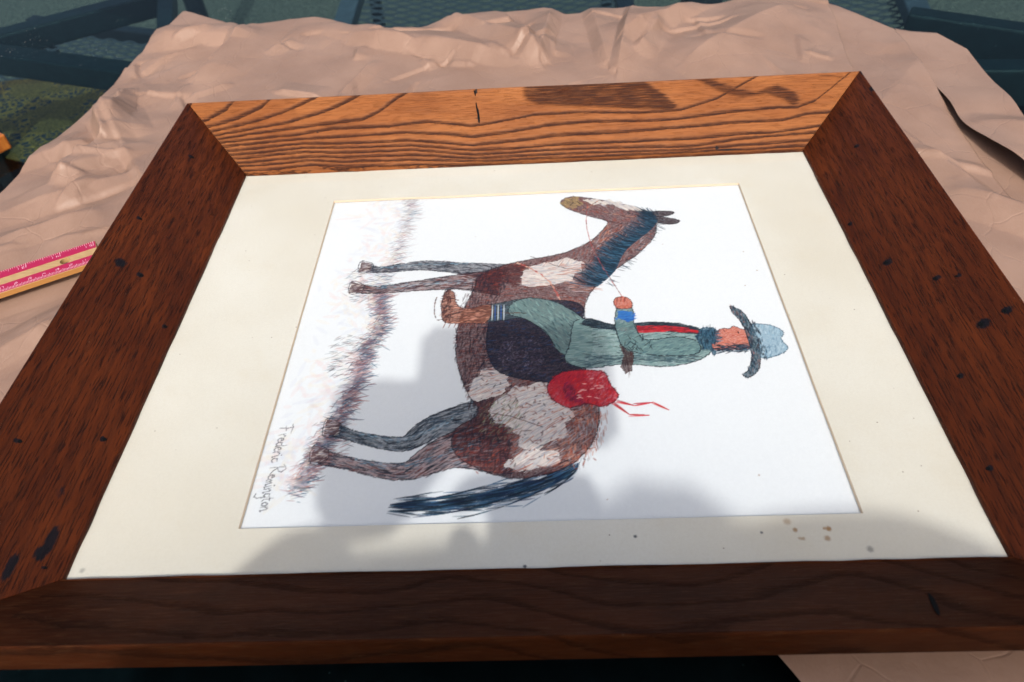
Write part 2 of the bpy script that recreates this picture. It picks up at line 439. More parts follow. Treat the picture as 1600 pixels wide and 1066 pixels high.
def h_main(X, Y):
    c = clear_frame(X, Y)
    left = np.clip((-.10 - X) / .08, 0, 1)
    z = .0028 * vnoise(X * 5, Y * 5, 3) + .0012 * vnoise(X * 13, Y * 11, 4)
    z += facets(X, Y, 10, 21, .0052) * (.5 + .7 * left)
    z += facets(X, Y, 26, 31, .0015) * (.45 + .8 * left)
    z += facets(X, Y, 60, 37, .0009) * (.5 + .6 * left)
    P = np.array
    rg = np.random.default_rng(5)
    for q in range(80):      # short sharp creases left by crumpling
        cx = rg.uniform(-.25, -.09) if q < 26 else rg.uniform(-.2, .6); cy = rg.uniform(.05, .75) if q < 26 else rg.uniform(.46, .75)
        an = rg.normal(.9, .5) if q < 26 else rg.uniform(0, 3.14); l_ = rg.uniform(.02, .09)
        a_ = (cx - math.cos(an) * l_ / 2, cy - math.sin(an) * l_ / 2); b_ = (cx + math.cos(an) * l_ / 2, cy + math.sin(an) * l_ / 2)
        z += fold(X, Y, a_, b_, rg.uniform(.0016, .0038) * rg.choice([-1, 1, 1]), rg.uniform(.003, .006), rg.uniform(.008, .030))
    # folds fanning out from the middle of the far side
    z += fold(X, Y, (.262, .60), (.150, .735), .010, .020, .055)
    z += fold(X, Y, (.262, .595), (.205, .76), .008, .045, .012)
    z += fold(X, Y, (.265, .60), (.285, .76), .009, .030, .014)
    z += fold(X, Y, (.335, .585), (.325, .76), .007, .012, .030)
    z += fold(X, Y, (.345, .57), (.385, .76), .009, .010, .040)
    z += fold(X, Y, (.36, .63), (.47, .745), .011, .040, .018)
    z += fold(X, Y, (.23, .60), (.05, .685), .008, .020, .05)
    z += fold(X, Y, (.24, .59), (-.02, .745), .004, .03, .06)
    z += fold(X, Y, (.37, .60), (.40, .66), .006, .008, .02)
    z += fold(X, Y, (.42, .58), (.56, .70), .009, .06, .08, 1.5)
    # waves on the far edge
    e = np.clip((Y - .64) / .1, 0, 1) ** 2
    z += e * (.003 * np.sin(X * 38 + .6) + .002 * np.sin(X * 71 + 2))
    # turned-up far left corner
    z += fold(X, Y, (-.20, .72), (-.09, .735), .016, .016, .05)
    z += fold(X, Y, (-.085, .74), (-.115, .60), .007, .05, .012)
    z += fold(X, Y, (-.185, .575), (-.165, .50), .008, .014, .03)
    z += fold(X, Y, (-.195, .52), (-.165, .47), .016, .045, .010)
    z += fold(X, Y, (-.165, .475), (-.185, .40), .010, .030, .008)
    z += fold(X, Y, (-.25, .42), (-.19, .47), .012, .03, .016)
    z += fold(X, Y, (-.22, .36), (-.125, .46), .007, .03, .02)
    z += fold(X, Y, (-.24, .335), (-.12, .41), .007, .022, .02)
    z += fold(X, Y, (-.22, .30), (-.13, .35), .006, .016, .02)
    z += fold(X, Y, (-.14, .45), (-.085, .37), .004, .03, .008)
    z += fold(X, Y, (-.20, .20), (-.12, .25), .005, .03, .015)
    z += fold(X, Y, (-.17, .14), (-.10, .22), .005, .02, .02)
    z += .004 * np.clip((-.19 - X) / .04, 0, 1) ** 2
    # near side, in front of the frame
    z += fold(X, Y, (.33, -.10), (.36, .0), .006, .02, .04)
    z += .004 * np.clip((X - .30) / .15, 0, 1) * np.clip(-Y / .06, 0, 1)
    edge = 1 - .75 * np.clip((Y - .70) / .03, 0, 1)
    edge = edge * (1 - .65 * np.clip((-.180 - X) / .03, 0, 1) * np.clip((.62 - Y) / .05, 0, 1))
    # pressed flat beneath the ruler
    al = (X + .1078) * -.872 + (Y - .2984) * -.489; ac = (X + .1078) * .489 - (Y - .2984) * .872
    rul = np.clip(1 - np.maximum(np.maximum(-.012 - ac, ac - .046), 0) / .022, 0, 1) * np.clip((al + .03) / .03, 0, 1)
    z = z * (1 - .93 * rul) - .0035 * rul
    return np.maximum(z * edge, -.0055) * c + .001

def h_mid(X, Y):
    z = .0016 * vnoise(X * 7, Y * 4, 9) + facets(X, Y, 11, 51, .0026) + facets(X, Y, 30, 57, .0009)
    z += fold(X, Y, (.575, .45), (.62, .33), .006, .012, .03)
    z += fold(X, Y, (.565, .40), (.64, .36), .003, .012, .006)
    z += fold(X, Y, (.60, .33), (.72, .24), .008, .02, .03)
    z += fold(X, Y, (.57, .46), (.70, .62), .004, .06, .09, 1.6)
    z += .004 * np.exp(-((Y - .52) / .05) ** 2) * np.clip((X - .58) / .08, 0, 1)
    return z * clear_frame(X, Y)

def h_right(X, Y):
    z = .0012 * vnoise(X * 7, Y * 5, 19) + facets(X, Y, 12, 61, .0018)
    # the sheet lifts off its neighbour near the middle and lies flat farther off
    lift = np.exp(-((Y - .37) / .045) ** 2)
    z += .013 * lift * np.clip((.70 - X) / .04, 0, 1) ** 1.0
    z += .006 * np.exp(-((Y - .47) / .04) ** 2)
    z += fold(X, Y, (.66, .43), (.80, .40), .005, .02, .04)
    z -= .002 * np.clip((Y - .43) / .02, 0, 1)
    return z

FARM = [(.40, .69), (.56, .722), (.585, .75), (.62, .72), (.66, .657), (.70, .60)]
FARR = [(.50, .60), (.62, .66), (.655, .652), (.675, .64), (.703, .631), (.72, .60), (.80, .60)]
cl = lambda v: (lambda Y: np.full_like(Y, v))
paper_sheet('main sheet of creased brown kraft paper, folds fanning out behind the frame', 640, 560,
            lambda Y: -.233 + .11 * (Y - .385) + .006 * vnoise(Y * 9, Y * 0, 2) - .09 * np.clip((.3 - Y), 0, 1) * 1.2,
            lambda Y: .5838 + .124 * (Y - .548) + .002 * np.sin(Y * 30), -.42, FAR, -.0125, h_main, near=[(-.5, -.25), (-.13, -.25), (-.09, -.012), (.26, -.018), (.32, -.03), (.375, -.10), (.43, -.25), (.7, -.25)])  # near left edge cut back to show the added dark bar as shade
paper_sheet('smooth strip of brown paper between two dark overlap lines right of the frame', 150, 400,
            cl(.40), lambda Y: np.interp(Y, [-.42, .20, .3076, .37, .437, .53, .657, .8], [.60, .633, .6403, .640, .6438, .651, .6605, .67]), -.42, FARM, -.0165, h_mid)
paper_sheet('outermost strip of brown kraft paper, its inner edge lifted off with a dark gap', 150, 300,
            lambda Y: np.interp(Y, [-.42, .15, .28, .33, .38, .43, .47, .66], [.645, .650, .665, .668, .652, .6448, .6486, .6615]),
            lambda Y: np.interp(Y, [-.42, .2, .443, .505, .59, .64], [.72, .712, .7038, .7083, .716, .698]), -.42, FARR, -.0165 + .0026, h_right)
paper_sheet('lowest brown kraft paper layer showing in the gap at the right edge', 60, 200,
            cl(.52), cl(.700), -.42, [(.4, .60), (.8, .60)], -.0192, lambda X, Y: .0003 * vnoise(X * 9, Y * 9, 77))

# ------------------------------------------------------------------ the picture frame
W, H = .4836, .3794
SW, SH = .0538, .0445           # plan width and rise of a board's sloping face
TH = math.atan2(SH, SW); SL = math.hypot(SW, SH)
pf = empty('framed_picture', (W / 2, H / 2, -.011))
tag(pf, 'large oak-framed drawing of horse and rider under glass with cream mat', 'picture frame')

def wood_mat(name, light, mid, dark, pore_col, ring_w, pore_amt, rough, streak=1.0, ring_mix=.9, feather=.55, sheen=.25, coat=.04):
    k = NT(name)
    P = k.attr('board'); ph = k.attr('phase', 'Fac'); st = k.attr('stain', 'Fac'); spc = k.attr('spacing', 'Fac'); pat = k.attr('patch', 'Fac')
    s_long = k.noise(P, 1, 3, .65, stretch=(42, 900, 1))          # long thin streaks
    s_mid = k.noise(P, 1, 3, .55, stretch=(22, 260, 1))
    cloud = k.noise(P, 14, 4, .6, stretch=(1, 2.2, 1))
    pores = k.noise(P, 1, 2, .6, stretch=(62, 1250, 1))
    rag = k.noise(P, 1, 2, .65, stretch=(150, 900, 1))
    wig = k.noise(P, 1, 3, .6, stretch=(40, 120, 1))
    p2 = k.math('ADD', ph, k.math('DIVIDE', k.math('MULTIPLY', k.math('SUBTRACT', wig, .5), .0016), spc))
    d = k.math('MULTIPLY', k.math('FRACT', p2), spc)                       # metres outward from the last ring line
    d = k.math('ADD', d, k.math('MULTIPLY', k.math('SUBTRACT', rag, .5), feather))
    wv = k.math('MULTIPLY', k.math('MULTIPLY', ring_w, k.math('ADD', .55, k.math('MINIMUM', k.math('DIVIDE', spc, .007), .8))), k.math('ADD', .55, k.noise(P, 1, 2, .5, stretch=(18, 60, 1))))
    line = k.math('MULTIPLY', k.step(d, -.0002, .0002), k.math('SUBTRACT', 1.0, k.step(k.math('DIVIDE', d, wv), .45, 1.35)))
    ps = k.math('ADD', pat, k.math('MULTIPLY', k.math('SUBTRACT', k.noise(P, 1, 3, .6, stretch=(45, 900, 1)), .5), 1.1))
    line = k.math('MAXIMUM', line, k.math('MULTIPLY', k.step(ps, .38, .95), k.step(pat, .02, .2)))
    line = k.math('MULTIPLY', line, k.math('ADD', .45, k.math('MULTIPLY', .55, k.step(s_long, .30, .55))))
    base = k.mix(k.step(cloud, .25, .75), mid, light)
    base = k.mix(k.math('MULTIPLY', k.step(s_mid, .35, .8), .45 * streak), base, dark)
    base = k.mix(k.math('MULTIPLY', line, ring_mix), base, dark)
    pr = k.math('MULTIPLY', k.step(pores, .56, .61), pore_amt)
    pr2 = k.math('MULTIPLY', k.step(s_long, .55, .8), .35 * streak)
    base = k.mix(k.math('MAXIMUM', pr, pr2), base, pore_col)
    # iron stain and blots (a painted attribute with a ragged rim)
    sr = k.math('ADD', st, k.math('MULTIPLY', k.math('SUBTRACT', k.noise(P, 1, 4, .7, stretch=(170, 600, 1)), .5), 1.3))
    sm = k.math('MULTIPLY', k.step(sr, .42, .78), k.step(st, .03, .2))
    base = k.mix(k.math('MULTIPLY', sm, .93), base, (.004, .006, .009))
    # pale dings
    ding = k.math('MULTIPLY', k.step(k.voronoi(P, 150, rnd=1), .055, .02), k.step(k.noise(P, 55, 1), .55, .6))
    base = k.mix(k.math('MULTIPLY', ding, .35), base, (.4, .3, .2))
    hgt = k.math('SUBTRACT', k.math('MULTIPLY', s_long, .6), k.math('ADD', k.math('MULTIPLY', line, .8), pr))
    nrm = k.bump(hgt, .0005, .8)
    rg = k.math('ADD', rough, k.math('MULTIPLY', line, .15))
    k.set(color=base, rough=rg, spec=sheen, normal=nrm, coat=coat)
    return k.m

# section of a board: (outward offset s, height z, slope coordinate)
def section(n):
    pts = [(0.0, -.006), (0.0, .0015), (.0006, .0026)]
    for t in np.linspace(.03, .965, n): pts.append((SW * t, SH * t + .0012 * (1 - t)))
    # eased outer arris
    pts += [(SW * .982, SH * .988), (SW * .994, SH * .988), (SW * 1.001, SH * .972), (SW * 1.003, SH * .94)]
    for t in np.linspace(.1, 1, 6): pts.append((SW * 1.003 - .0006 * t, SH * .94 - .0225 * t))
    pts += [(SW * .985, SH * .43)]
    pts += [(.014, -.0045), (.009, -.006)]
    return np.array(pts)

SEC = section(84)
def board(label, L, place, phase_fn, stains, mat, nlen, warp_seed, gap=.0004):
    s = SEC[:, 0]; z = SEC[:, 1]
    arc = np.concatenate([[0], np.cumsum(np.hypot(np.diff(s), np.diff(z)))])
    arc = arc - arc[2]
    t = np.linspace(0, 1, nlen)
    Tt, Sx = np.meshgrid(t, s, indexing='ij'); Zz = np.broadcast_to(z, Tt.shape).copy(); Ar = np.broadcast_to(arc, Tt.shape)
    X = (-Sx + gap) + Tt * (L + 2 * Sx - 2 * gap)
    # very slightly uneven hand-planed edges
    top = np.clip(Sx / SW, 0, 1)
    Zz = Zz + top * .0005 * vnoise(X * 9, Tt * 0, warp_seed)
    Sy = Sx + (Sx < .001) * .0003 * vnoise(X * 60, Tt * 0, warp_seed + 3)
    Pw = place(X, Sy, Zz)
    me = grid_mesh('frame_board', Pw, closed_v=True)
    bm = bmesh.new(); bm.from_mesh(me)
    bm.verts.ensure_lookup_table(); m = len(s)
    bm.faces.new([bm.verts[i] for i in range(m)]); bm.faces.new([bm.verts[(nlen - 1) * m + i] for i in range(m)][::-1])
    bmesh.ops.recalc_face_normals(bm, faces=bm.faces); bm.to_mesh(me); bm.free()
    attr(me, 'board', np.stack([X, Ar + warp_seed, np.zeros_like(X)], -1), 'FLOAT_VECTOR')
    phs, spg, pth = phase_fn(X, Ar)
    attr(me, 'phase', phs); attr(me, 'spacing', spg + 0 * X); attr(me, 'patch', pth + 0 * X)
    st = np.zeros_like(X)
    for (x0, a0, rx, ra, pw) in stains:
        dd = np.hypot((X - x0) / rx, (Ar - a0) / ra)
        st = np.maximum(st, pw * np.clip(1.35 - dd * .9, 0, 1))
    attr(me, 'stain', st)
    o = link('frame_board', me, mat, pf, smooth=True)
    me.set_sharp_from_angle(angle=R(38)) if hasattr(me, 'set_sharp_from_angle') else None
    if label: o['label'] = label
    return o

pl_far = lambda X, S_, Z: np.stack([X, H + S_, Z], -1)
pl_near = lambda X, S_, Z: np.stack([X, -S_, Z], -1)
pl_left = lambda X, S_, Z: np.stack([-S_, X, Z], -1)
pl_right = lambda X, S_, Z: np.stack([W + S_, X, Z], -1)

# growth rings of the far board, as lines (along, across) in metres: crowded along the inner edge, sweeping out over the
# outer edge on the left, and closing round two tangentially cut ovals towards the right
RINGS = [
    [(-0.0417, 0.0540), (-0.0232, 0.0602), (-0.0145, 0.0686), (-0.0075, 0.0765)],
    [(-0.0347, 0.0455), (-0.0145, 0.0498), (0.0069, 0.0587), (0.0202, 0.0686), (0.0260, 0.0754)],
    [(-0.0312, 0.0412), (-0.0058, 0.0459), (0.0115, 0.0503), (0.0356, 0.0591), (0.0489, 0.0684), (0.0559, 0.0751)],
    [(-0.0283, 0.0376), (-0.0007, 0.0421), (0.0229, 0.0463), (0.0488, 0.0532), (0.0689, 0.0604), (0.0890, 0.0688), (0.0983, 0.0753)],
    [(-0.0254, 0.0345), (0.0085, 0.0388), (0.0487, 0.0439), (0.0831, 0.0521), (0.1026, 0.0593), (0.1216, 0.0683), (0.1319, 0.0754)],
    [(-0.0225, 0.0315), (0.0085, 0.0347), (0.0487, 0.0381), (0.0830, 0.0411), (0.1115, 0.0432), (0.1275, 0.0500), (0.1465, 0.0619), (0.1602, 0.0693), (0.1717, 0.0764)],
    [(-0.0197, 0.0284), (0.0486, 0.0322), (0.0829, 0.0364), (0.1306, 0.0359), (0.1460, 0.0375), (0.1652, 0.0383), (0.1826, 0.0358), (0.2011, 0.0326), (0.2163, 0.0342), (0.2355, 0.0373), (0.2546, 0.0404), (0.2942, 0.0408), (0.3423, 0.0379), (0.3755, 0.0386), (0.4024, 0.0476), (0.4196, 0.0611), (0.4311, 0.0703)],
    [(-0.0168, 0.0248), (0.0486, 0.0282), (0.0828, 0.0283), (0.1452, 0.0300), (0.1734, 0.0270), (0.2008, 0.0228), (0.2351, 0.0258), (0.2687, 0.0306), (0.2994, 0.0320), (0.3519, 0.0306), (0.3751, 0.0307), (0.4099, 0.0341), (0.4291, 0.0355), (0.4576, 0.0370), (0.4728, 0.0362), (0.4841, 0.0414), (0.4914, 0.0547), (0.4996, 0.0714)],
    [(-0.0133, 0.0206), (0.0486, 0.0241), (0.0828, 0.0225), (0.1451, 0.0225), (0.2006, 0.0154), (0.2348, 0.0172), (0.2684, 0.0203), (0.3089, 0.0212), (0.3515, 0.0221), (0.3994, 0.0238), (0.4285, 0.0253), (0.4477, 0.0255), (0.4667, 0.0252), (0.4839, 0.0300), (0.5105, 0.0310)],
    [(-0.0105, 0.0170), (0.0485, 0.0201), (0.0827, 0.0191), (0.1450, 0.0179), (0.2005, 0.0108), (0.2346, 0.0109), (0.2736, 0.0126), (0.3511, 0.0124), (0.3988, 0.0125), (0.4356, 0.0147), (0.4661, 0.0150), (0.5043, 0.0188)],
    [(-0.0076, 0.0134), (0.0485, 0.0166), (0.0826, 0.0139), (0.1449, 0.0139), (0.2004, 0.0068), (0.2345, 0.0078), (0.2901, 0.0084), (0.3508, 0.0073), (0.3985, 0.0057), (0.4353, 0.0102), (0.4931, 0.0132)],
    [(-0.0047, 0.0092), (0.0485, 0.0120), (0.0826, 0.0099), (0.1448, 0.0093), (0.2003, 0.0036), (0.2344, 0.0041), (0.2900, 0.0044), (0.3507, 0.0039), (0.3984, 0.0031), (0.4546, 0.0048), (0.4883, 0.0061)],
    [(-0.0030, 0.0062), (0.0484, 0.0085), (0.0825, 0.0058), (0.1447, 0.0047), (0.2002, 0.0014), (0.2343, 0.0012), (0.3505, 0.0011), (0.4544, 0.0014), (0.4869, 0.0016)],
]
OVALS = [[(.2448, .0669), (.2461, .0553), (.2582, .0495), (.2972, .0464), (.3469, .0417), (.3776, .0380), (.3813, .0441), (.3724, .0537), (.3537, .0684), (.2928, .0761), (.2479, .0749)],
         [(.3897, .0689), (.4090, .0691), (.4305, .0589), (.4467, .0546), (.4662, .0605), (.4820, .0523), (.4869, .0435), (.4783, .0371), (.4690, .0444), (.4546, .0497), (.4353, .0472), (.4191, .0525)],
         [(.4885, .0686), (.5129, .0662), (.5290, .0631), (.5245, .0605), (.5072, .0625)]]
def poly_soft(poly, x, a, soft):
    """1 inside, falling to 0 over soft metres at the rim"""
    best = np.full(x.shape, 9.)
    n = len(poly); ins = np.zeros(x.shape, bool); j = n - 1
    for i in range(n):
        (xi, yi), (xj, yj) = poly[i], poly[j]
        ins ^= ((yi > a) != (yj > a)) & (x < (xj - xi) * (a - yi) / (yj - yi + 1e-12) + xi)
        dx, dy = xj - xi, yj - yi; t = np.clip(((x - xi) * dx + (a - yi) * dy) / (dx * dx + dy * dy), 0, 1)
        best = np.minimum(best, np.hypot((x - xi - t * dx) * .6, a - yi - t * dy)); j = i
    sd = np.where(ins, best, -best)
    return np.clip(.5 + sd / soft, 0, 1)
def ph_far(x, a):
    ph_ = np.zeros_like(x); sp_ = np.full_like(x, .004)
    K = len(RINGS)
    for i in range(x.shape[0]):
        # lines that have left the board at this x carry on above it
        hs = []
        for q, ln_ in enumerate(RINGS[::-1]):                       # inner edge first
            px = [p[0] for p in ln_]; py = [p[1] for p in ln_]
            xi = float(x[i, len(SEC) // 3])
            h_ = np.interp(xi, px, py)
            if xi > px[-1] and py[-1] > .068: h_ = py[-1] + (xi - px[-1]) * .6
            hs.append(h_)
        for q in range(1, K): hs[q] = max(hs[q], hs[q - 1] + .0007)
        hs = [hs[0] - .0045] + hs + [hs[-1] + .02]
        ai = a[i]; ph_[i] = np.interp(ai, hs, np.arange(len(hs)))
        idx = np.clip(np.searchsorted(hs, ai, side='right') - 1, 0, len(hs) - 2); sp_[i] = np.diff(hs)[idx]
    pt = np.zeros_like(x)
    for q, ov in enumerate(OVALS): pt = np.maximum(pt, poly_soft(ov, x, a, .006) * (.92, .86, .8)[q])
    return ph_, np.clip(sp_, .0012, .3), pt

def ph_side(seed, n):
    return lambda x, a: (n * a / SL + .5 * vnoise(x * 5, a * 30, seed) + .2 * vnoise(x * 17, a * 60, seed + 1), SL / n, 0)

def ph_near(x, a):
    u = a / SL
    # broad, slowly climbing flat-sawn lines with two faint pointed arches
    b = 3.0 * (1 - u) + 4.2 * (x / W) ** 1.1 - 2.4 * np.exp(-((x - .40) / .075) ** 2) * (1 - .3 * u) - 1.2 * np.exp(-((x - .22) / .05) ** 2)
    b = b + .35 * vnoise(x * 12, u * 2.5, 63) + .15 * vnoise(x * 40, u * 5, 64)
    return b, .010, 0

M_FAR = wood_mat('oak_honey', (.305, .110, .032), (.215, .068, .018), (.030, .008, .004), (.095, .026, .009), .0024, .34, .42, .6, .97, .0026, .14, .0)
M_SIDE = wood_mat('oak_red_brown', (.108, .0235, .0048), (.060, .0120, .0028), (.020, .0045, .0016), (.006, .0022, .0014), .002, .72, .40, 1.2, .22, .004, .16, .02)
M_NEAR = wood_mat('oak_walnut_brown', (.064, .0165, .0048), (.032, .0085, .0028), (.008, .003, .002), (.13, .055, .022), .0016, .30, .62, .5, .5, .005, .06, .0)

far_st = [(.0635, .035, .0016, .0012, .9), (.205, .0655, .0012, .0035, 1), (.2062, .043, .0010, .0075, 1.1), (.2062, .041, .006, .0006, .8),
          (.411, .0045, .0016, .0022, 1.1), (.421, .0025, .014, .0012, .8), (.0015, .0005, .006, .0008, .7)]
left_st = [(.3664, .0443, .0022, .0026, 1), (.2715, .0547, .0022, .002, .9), (.2224, .0502, .0048, .0042, 1.05), (.2194, .0358, .0028, .0026, 1.0),
           (.1592, .0690, .003, .0025, 1), (.1843, .0071, .002, .0018, 1), (.0672, .0506, .002, .002, 1), (.0856, .0114, .0022, .002, 1),
           (.0456, .019, .006, .003, .62), (.0168, .013, .0105, .0028, 1.15), (.010, .0145, .005, .0035, 1.1), (-.0008, .0246, .0085, .0026, 1.1), (.003, .0105, .001, .001, 1),
           (.235, .0675, .022, .0030, .42), (.12, .0670, .03, .0026, .40), (.175, .064, .03, .0022, .40), (.33, .030, .008, .004, .45)]
right_st = [(.3457, .0356, .0024, .0022, 1), (.2698, .0052, .0022, .002, 1), (.2174, .0145, .0034, .0036, 1.05), (.1846, .0356, .0028, .003, .95),
            (.1783, .0468, .002, .002, .9), (.1364, .0441, .0040, .0042, 1.1), (.138, .0582, .003, .0034, 1.1), (.1089, .0198, .0022, .0022, 1),
            (.0479, .0101, .0022, .0018, 1), (.428, .068, .006, .002, .8), (.40, .067, .005, .003, .9), (.37, .05, .01, .004, .4), (.29, .03, .012, .004, .4)]
near_st = [(.4215, .0485, .0028, .0085, 0), (.43, .078, .0016, .0016, 1), (.3435, .083, .0018, .0018, 1), (.3, .004, .001, .001, .9)]
bf = board('honey-brown far board with bold flowing oak grain', W, pl_far, ph_far, far_st, M_FAR, 700, 1)
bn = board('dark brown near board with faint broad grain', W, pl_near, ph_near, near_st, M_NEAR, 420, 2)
bl = board(None, H, pl_left, ph_side(71, 9), left_st, M_SIDE, 420, 3)
br = board(None, H, pl_right, ph_side(81, 7), right_st, M_SIDE, 420, 4)

# nail holes: low black discs set on the wood, the shade inside painted, one mesh shared
k = NT('hole_shade_black'); M_HOLE = k.set(color=(.004, .005, .006), rough=.9, spec=.1)  # flat black for the shade inside holes and slits
def hole_disc_mesh():
    bm = bmesh.new(); rings = []
    for r_, z_ in ((1.0, .00005), (.85, .00022), (.6, .0002), (.25, .00008)):
        rings.append([bm.verts.new((r_ * .0011 * math.cos(a) * (1 + .15 * math.sin(3 * a)), r_ * .0011 * math.sin(a), z_)) for a in np.linspace(0, 2 * math.pi, 10, endpoint=False)])
    for i in range(3):
        for j in range(10): bm.faces.new([rings[i][j], rings[i][(j + 1) % 10], rings[i + 1][(j + 1) % 10], rings[i + 1][j]])
    bm.faces.new(rings[-1]); me = D.meshes.new('nail_hole'); bm.to_mesh(me); me.materials.append(M_HOLE); return me
HOLE_DISC = hole_disc_mesh()
def hole(parent, side, x, a, sc=1.0):
    s_ = a * math.cos(TH); z_ = a * math.sin(TH) + .0016 * (1 - a / SL)
    loc, nrm = {'far': ((x, H + s_, z_), (0, -math.sin(TH), math.cos(TH))), 'near': ((x, -s_, z_), (0, math.sin(TH), math.cos(TH))),
                'left': ((-s_, x, z_), (math.sin(TH), 0, math.cos(TH))), 'right': ((W + s_, x, z_), (-math.sin(TH), 0, math.cos(TH)))}[side]
    o = D.objects.new('nail_hole', HOLE_DISC); COL.objects.link(o); o.parent = parent
    o.matrix_parent_inverse = Matrix.Translation(parent_loc(parent)).inverted()
    q = Vector(nrm).to_track_quat('Z', 'Y')
    o.location = Vector(loc) + Vector(nrm) * .0001; o.rotation_mode = 'QUATERNION'; o.rotation_quaternion = q; o.scale = (sc,) * 3
for x, a, s_ in ((.3664, .0443, 1.2), (.2715, .0547, 1), (.2194, .0358, 1.2), (.1843, .0071, 1), (.0672, .0506, 1), (.0856, .0114, 1.1), (.003, .0105, .7)): hole(bl, 'left', x, a, s_)
for x, a, s_ in ((.3457, .0356, 1), (.2698, .0052, 1), (.2174, .0145, 1.2), (.1846, .0356, 1), (.1783, .0468, .8), (.1364, .0441, 1.4), (.138, .0582, 1.2), (.1089, .0198, 1), (.0479, .0101, 1)): hole(br, 'right', x, a, s_)
# the knife slit on the near board, its inner shade a black strip
sl_ = [(.4243, .0389), (.4187, .0583)]
def slope_pt(x, a, up=.0003): return (x, -a * math.cos(TH) + up * math.sin(TH), a * math.sin(TH) + .0012 * (1 - a / SL) + up)
def slit(pts, wd, fn, parent):
    V = []
    for i, (x, a) in enumerate(pts):
        w_ = wd[i]
        V += [fn(x - w_, a), fn(x, a, .00045), fn(x + w_, a)]
    F = []
    for i in range(len(pts) - 1):
        b = i * 3; F += [(b, b + 1, b + 4, b + 3), (b + 1, b + 2, b + 5, b + 4)]
    o = link('gouge', mesh('gouge', V, F), M_HOLE, parent)
slit([(.4246, .0385), (.4235, .043), (.4215, .050), (.4195, .056), (.4186, .0590)], [.0003, .0011, .0012, .0009, .0003], slope_pt, bn)
fpt = lambda x, a, up=.0003: (x, H + a * math.cos(TH) - up * math.sin(TH), a * math.sin(TH) + .0012 * (1 - a / SL) + up)
slit([(.2045, .0565), (.2050, .052), (.2062, .046), (.2068, .040), (.2070, .0375)], [.0004, .0007, .0009, .0008, .0002], fpt, bf)
slit([(.2035, .0680), (.2037, .066), (.2040, .064), (.2042, .0625)], [.0007, .0008, .0006, .0001], fpt, bf)

# backing, mat board, print, glass
k = NT('backing_board'); M_BACK = k.set(color=(.25, .17, .1), rough=.9)
bm = bmesh.new(); bmesh.ops.create_cube(bm, size=1); bmesh.ops.scale(bm, vec=(W + .012, H + .012, .0035), verts=bm.verts)
bmesh.ops.translate(bm, vec=(W / 2, H / 2, -.0085), verts=bm.verts)
me = D.meshes.new('backing'); bm.to_mesh(me); link('backing', me, M_BACK, pf)

PX0, PX1, PY0, PY1 = .0847, .4211, .0278, .3367        # print window
# measured window corners (slightly out of square)
WC = dict(TL=(.0850, .3364), TR=(.4209, .3372), BR=(.4212, .0276), BL=(.0845, .0281))
k = NT('cream_mat_board'); v = k.coord()
n = k.noise(v, 700, 3, .6); big = k.noise(v, 6, 3)
c = k.mix(k.step(big, .3, .7), (.66, .62, .53), (.735, .715, .65))
c = k.mix(k.math('MULTIPLY', k.step(n, .3, .8), .22), c, (.56, .51, .41))
def spots(k, c, v, lst, col, ring=None):
    for (x, y, r_, str_) in lst:
        dd = k.vmath('DISTANCE', k.vmath('ADD', v, k.vmath('MULTIPLY', k.noise(v, 900, 2, out=1), (.0012, .0012, 0))), (x + .0006, y + .0006, -.0003))
        c = k.mix(k.math('MULTIPLY', k.step(dd, r_, r_ * .25), str_), c, col)
    return c
c = spots(k, c, v, [(.3803, .0238, .003, .5), (.3832, .0188, .002, .8), (.4005, .019, .0022, .9), (.3984, .0193, .0014, .7), (.3844, .0138, .0015, .5), (.386, .0137, .0016, .6), (.3983, .0135, .0024, .7), (.412, .062, .0015, .4)], (.30, .15, .04))
c = spots(k, c, v, [(.4179, .0068, .0026, .55), (.2413, .0018, .0014, .9), (.2998, .0174, .0014, .9), (.3655, .0177, .0012, .8), (.0065, .0055, .0022, .4)], (.04, .045, .06))
speck = k.math('MULTIPLY', k.step(k.voronoi(v, 95), .06, .02), k.step(k.noise(v, 12, 1), .44, .52))
c = k.mix(k.math('MULTIPLY', k.step(k.noise(v, 22, 4, .65), .5, .8), .22), c, (.60, .52, .38))
c = k.mix(k.math('MULTIPLY', speck, .8), c, (.15, .10, .06))
wob = k.noise(v, 9, 2)
M_MAT = k.set(color=c, rough=.85, spec=.2, normal=k.bump(n, .00008, .5, k.bump(wob, .004, .25)))
k = NT('mat_bevel_core'); M_BEV = k.set(color=(.66, .52, .38), rough=.8)
zt, zb = -.0003, -.0018
o_ = [(-.003, -.003), (W + .003, -.003), (W + .003, H + .003), (-.003, H + .003)]
i_ = [WC['BL'], WC['BR'], WC['TR'], WC['TL']]
def subdiv_edge(a, b, n, amp=0, seed=0):
    a = np.array(a); b = np.array(b); r = []
    for q in range(n):
        t = q / n; p = a + (b - a) * t; d = (b - a) / np.linalg.norm(b - a); nn = np.array([-d[1], d[0]])
        r.append(p + nn * amp * (float(vnoise(np.array(t * 7.), np.array(.5), seed)) * math.sin(math.pi * t)))
    return r
IN = []; OUT = []
for q in range(4):
    IN += subdiv_edge(i_[q], i_[(q + 1) % 4], 24, .0007 if q == 2 else .0002, q); OUT += subdiv_edge(o_[q], o_[(q + 1) % 4], 24)
N = len(IN); V = []
for p in OUT: V.append((*p, zt))
for p in IN: V.append((*p, zt))
cx_, cy_ = (PX0 + PX1) / 2, (PY0 + PY1) / 2
for p in IN: V.append((p[0] + .0006 * np.sign(cx_ - p[0]) * (abs(p[0] - cx_) > .166), p[1] + .0007 * np.sign(cy_ - p[1]) * (abs(p[1] - cy_) > .15), zb))
for p in OUT: V.append((*p, zb))
F = []
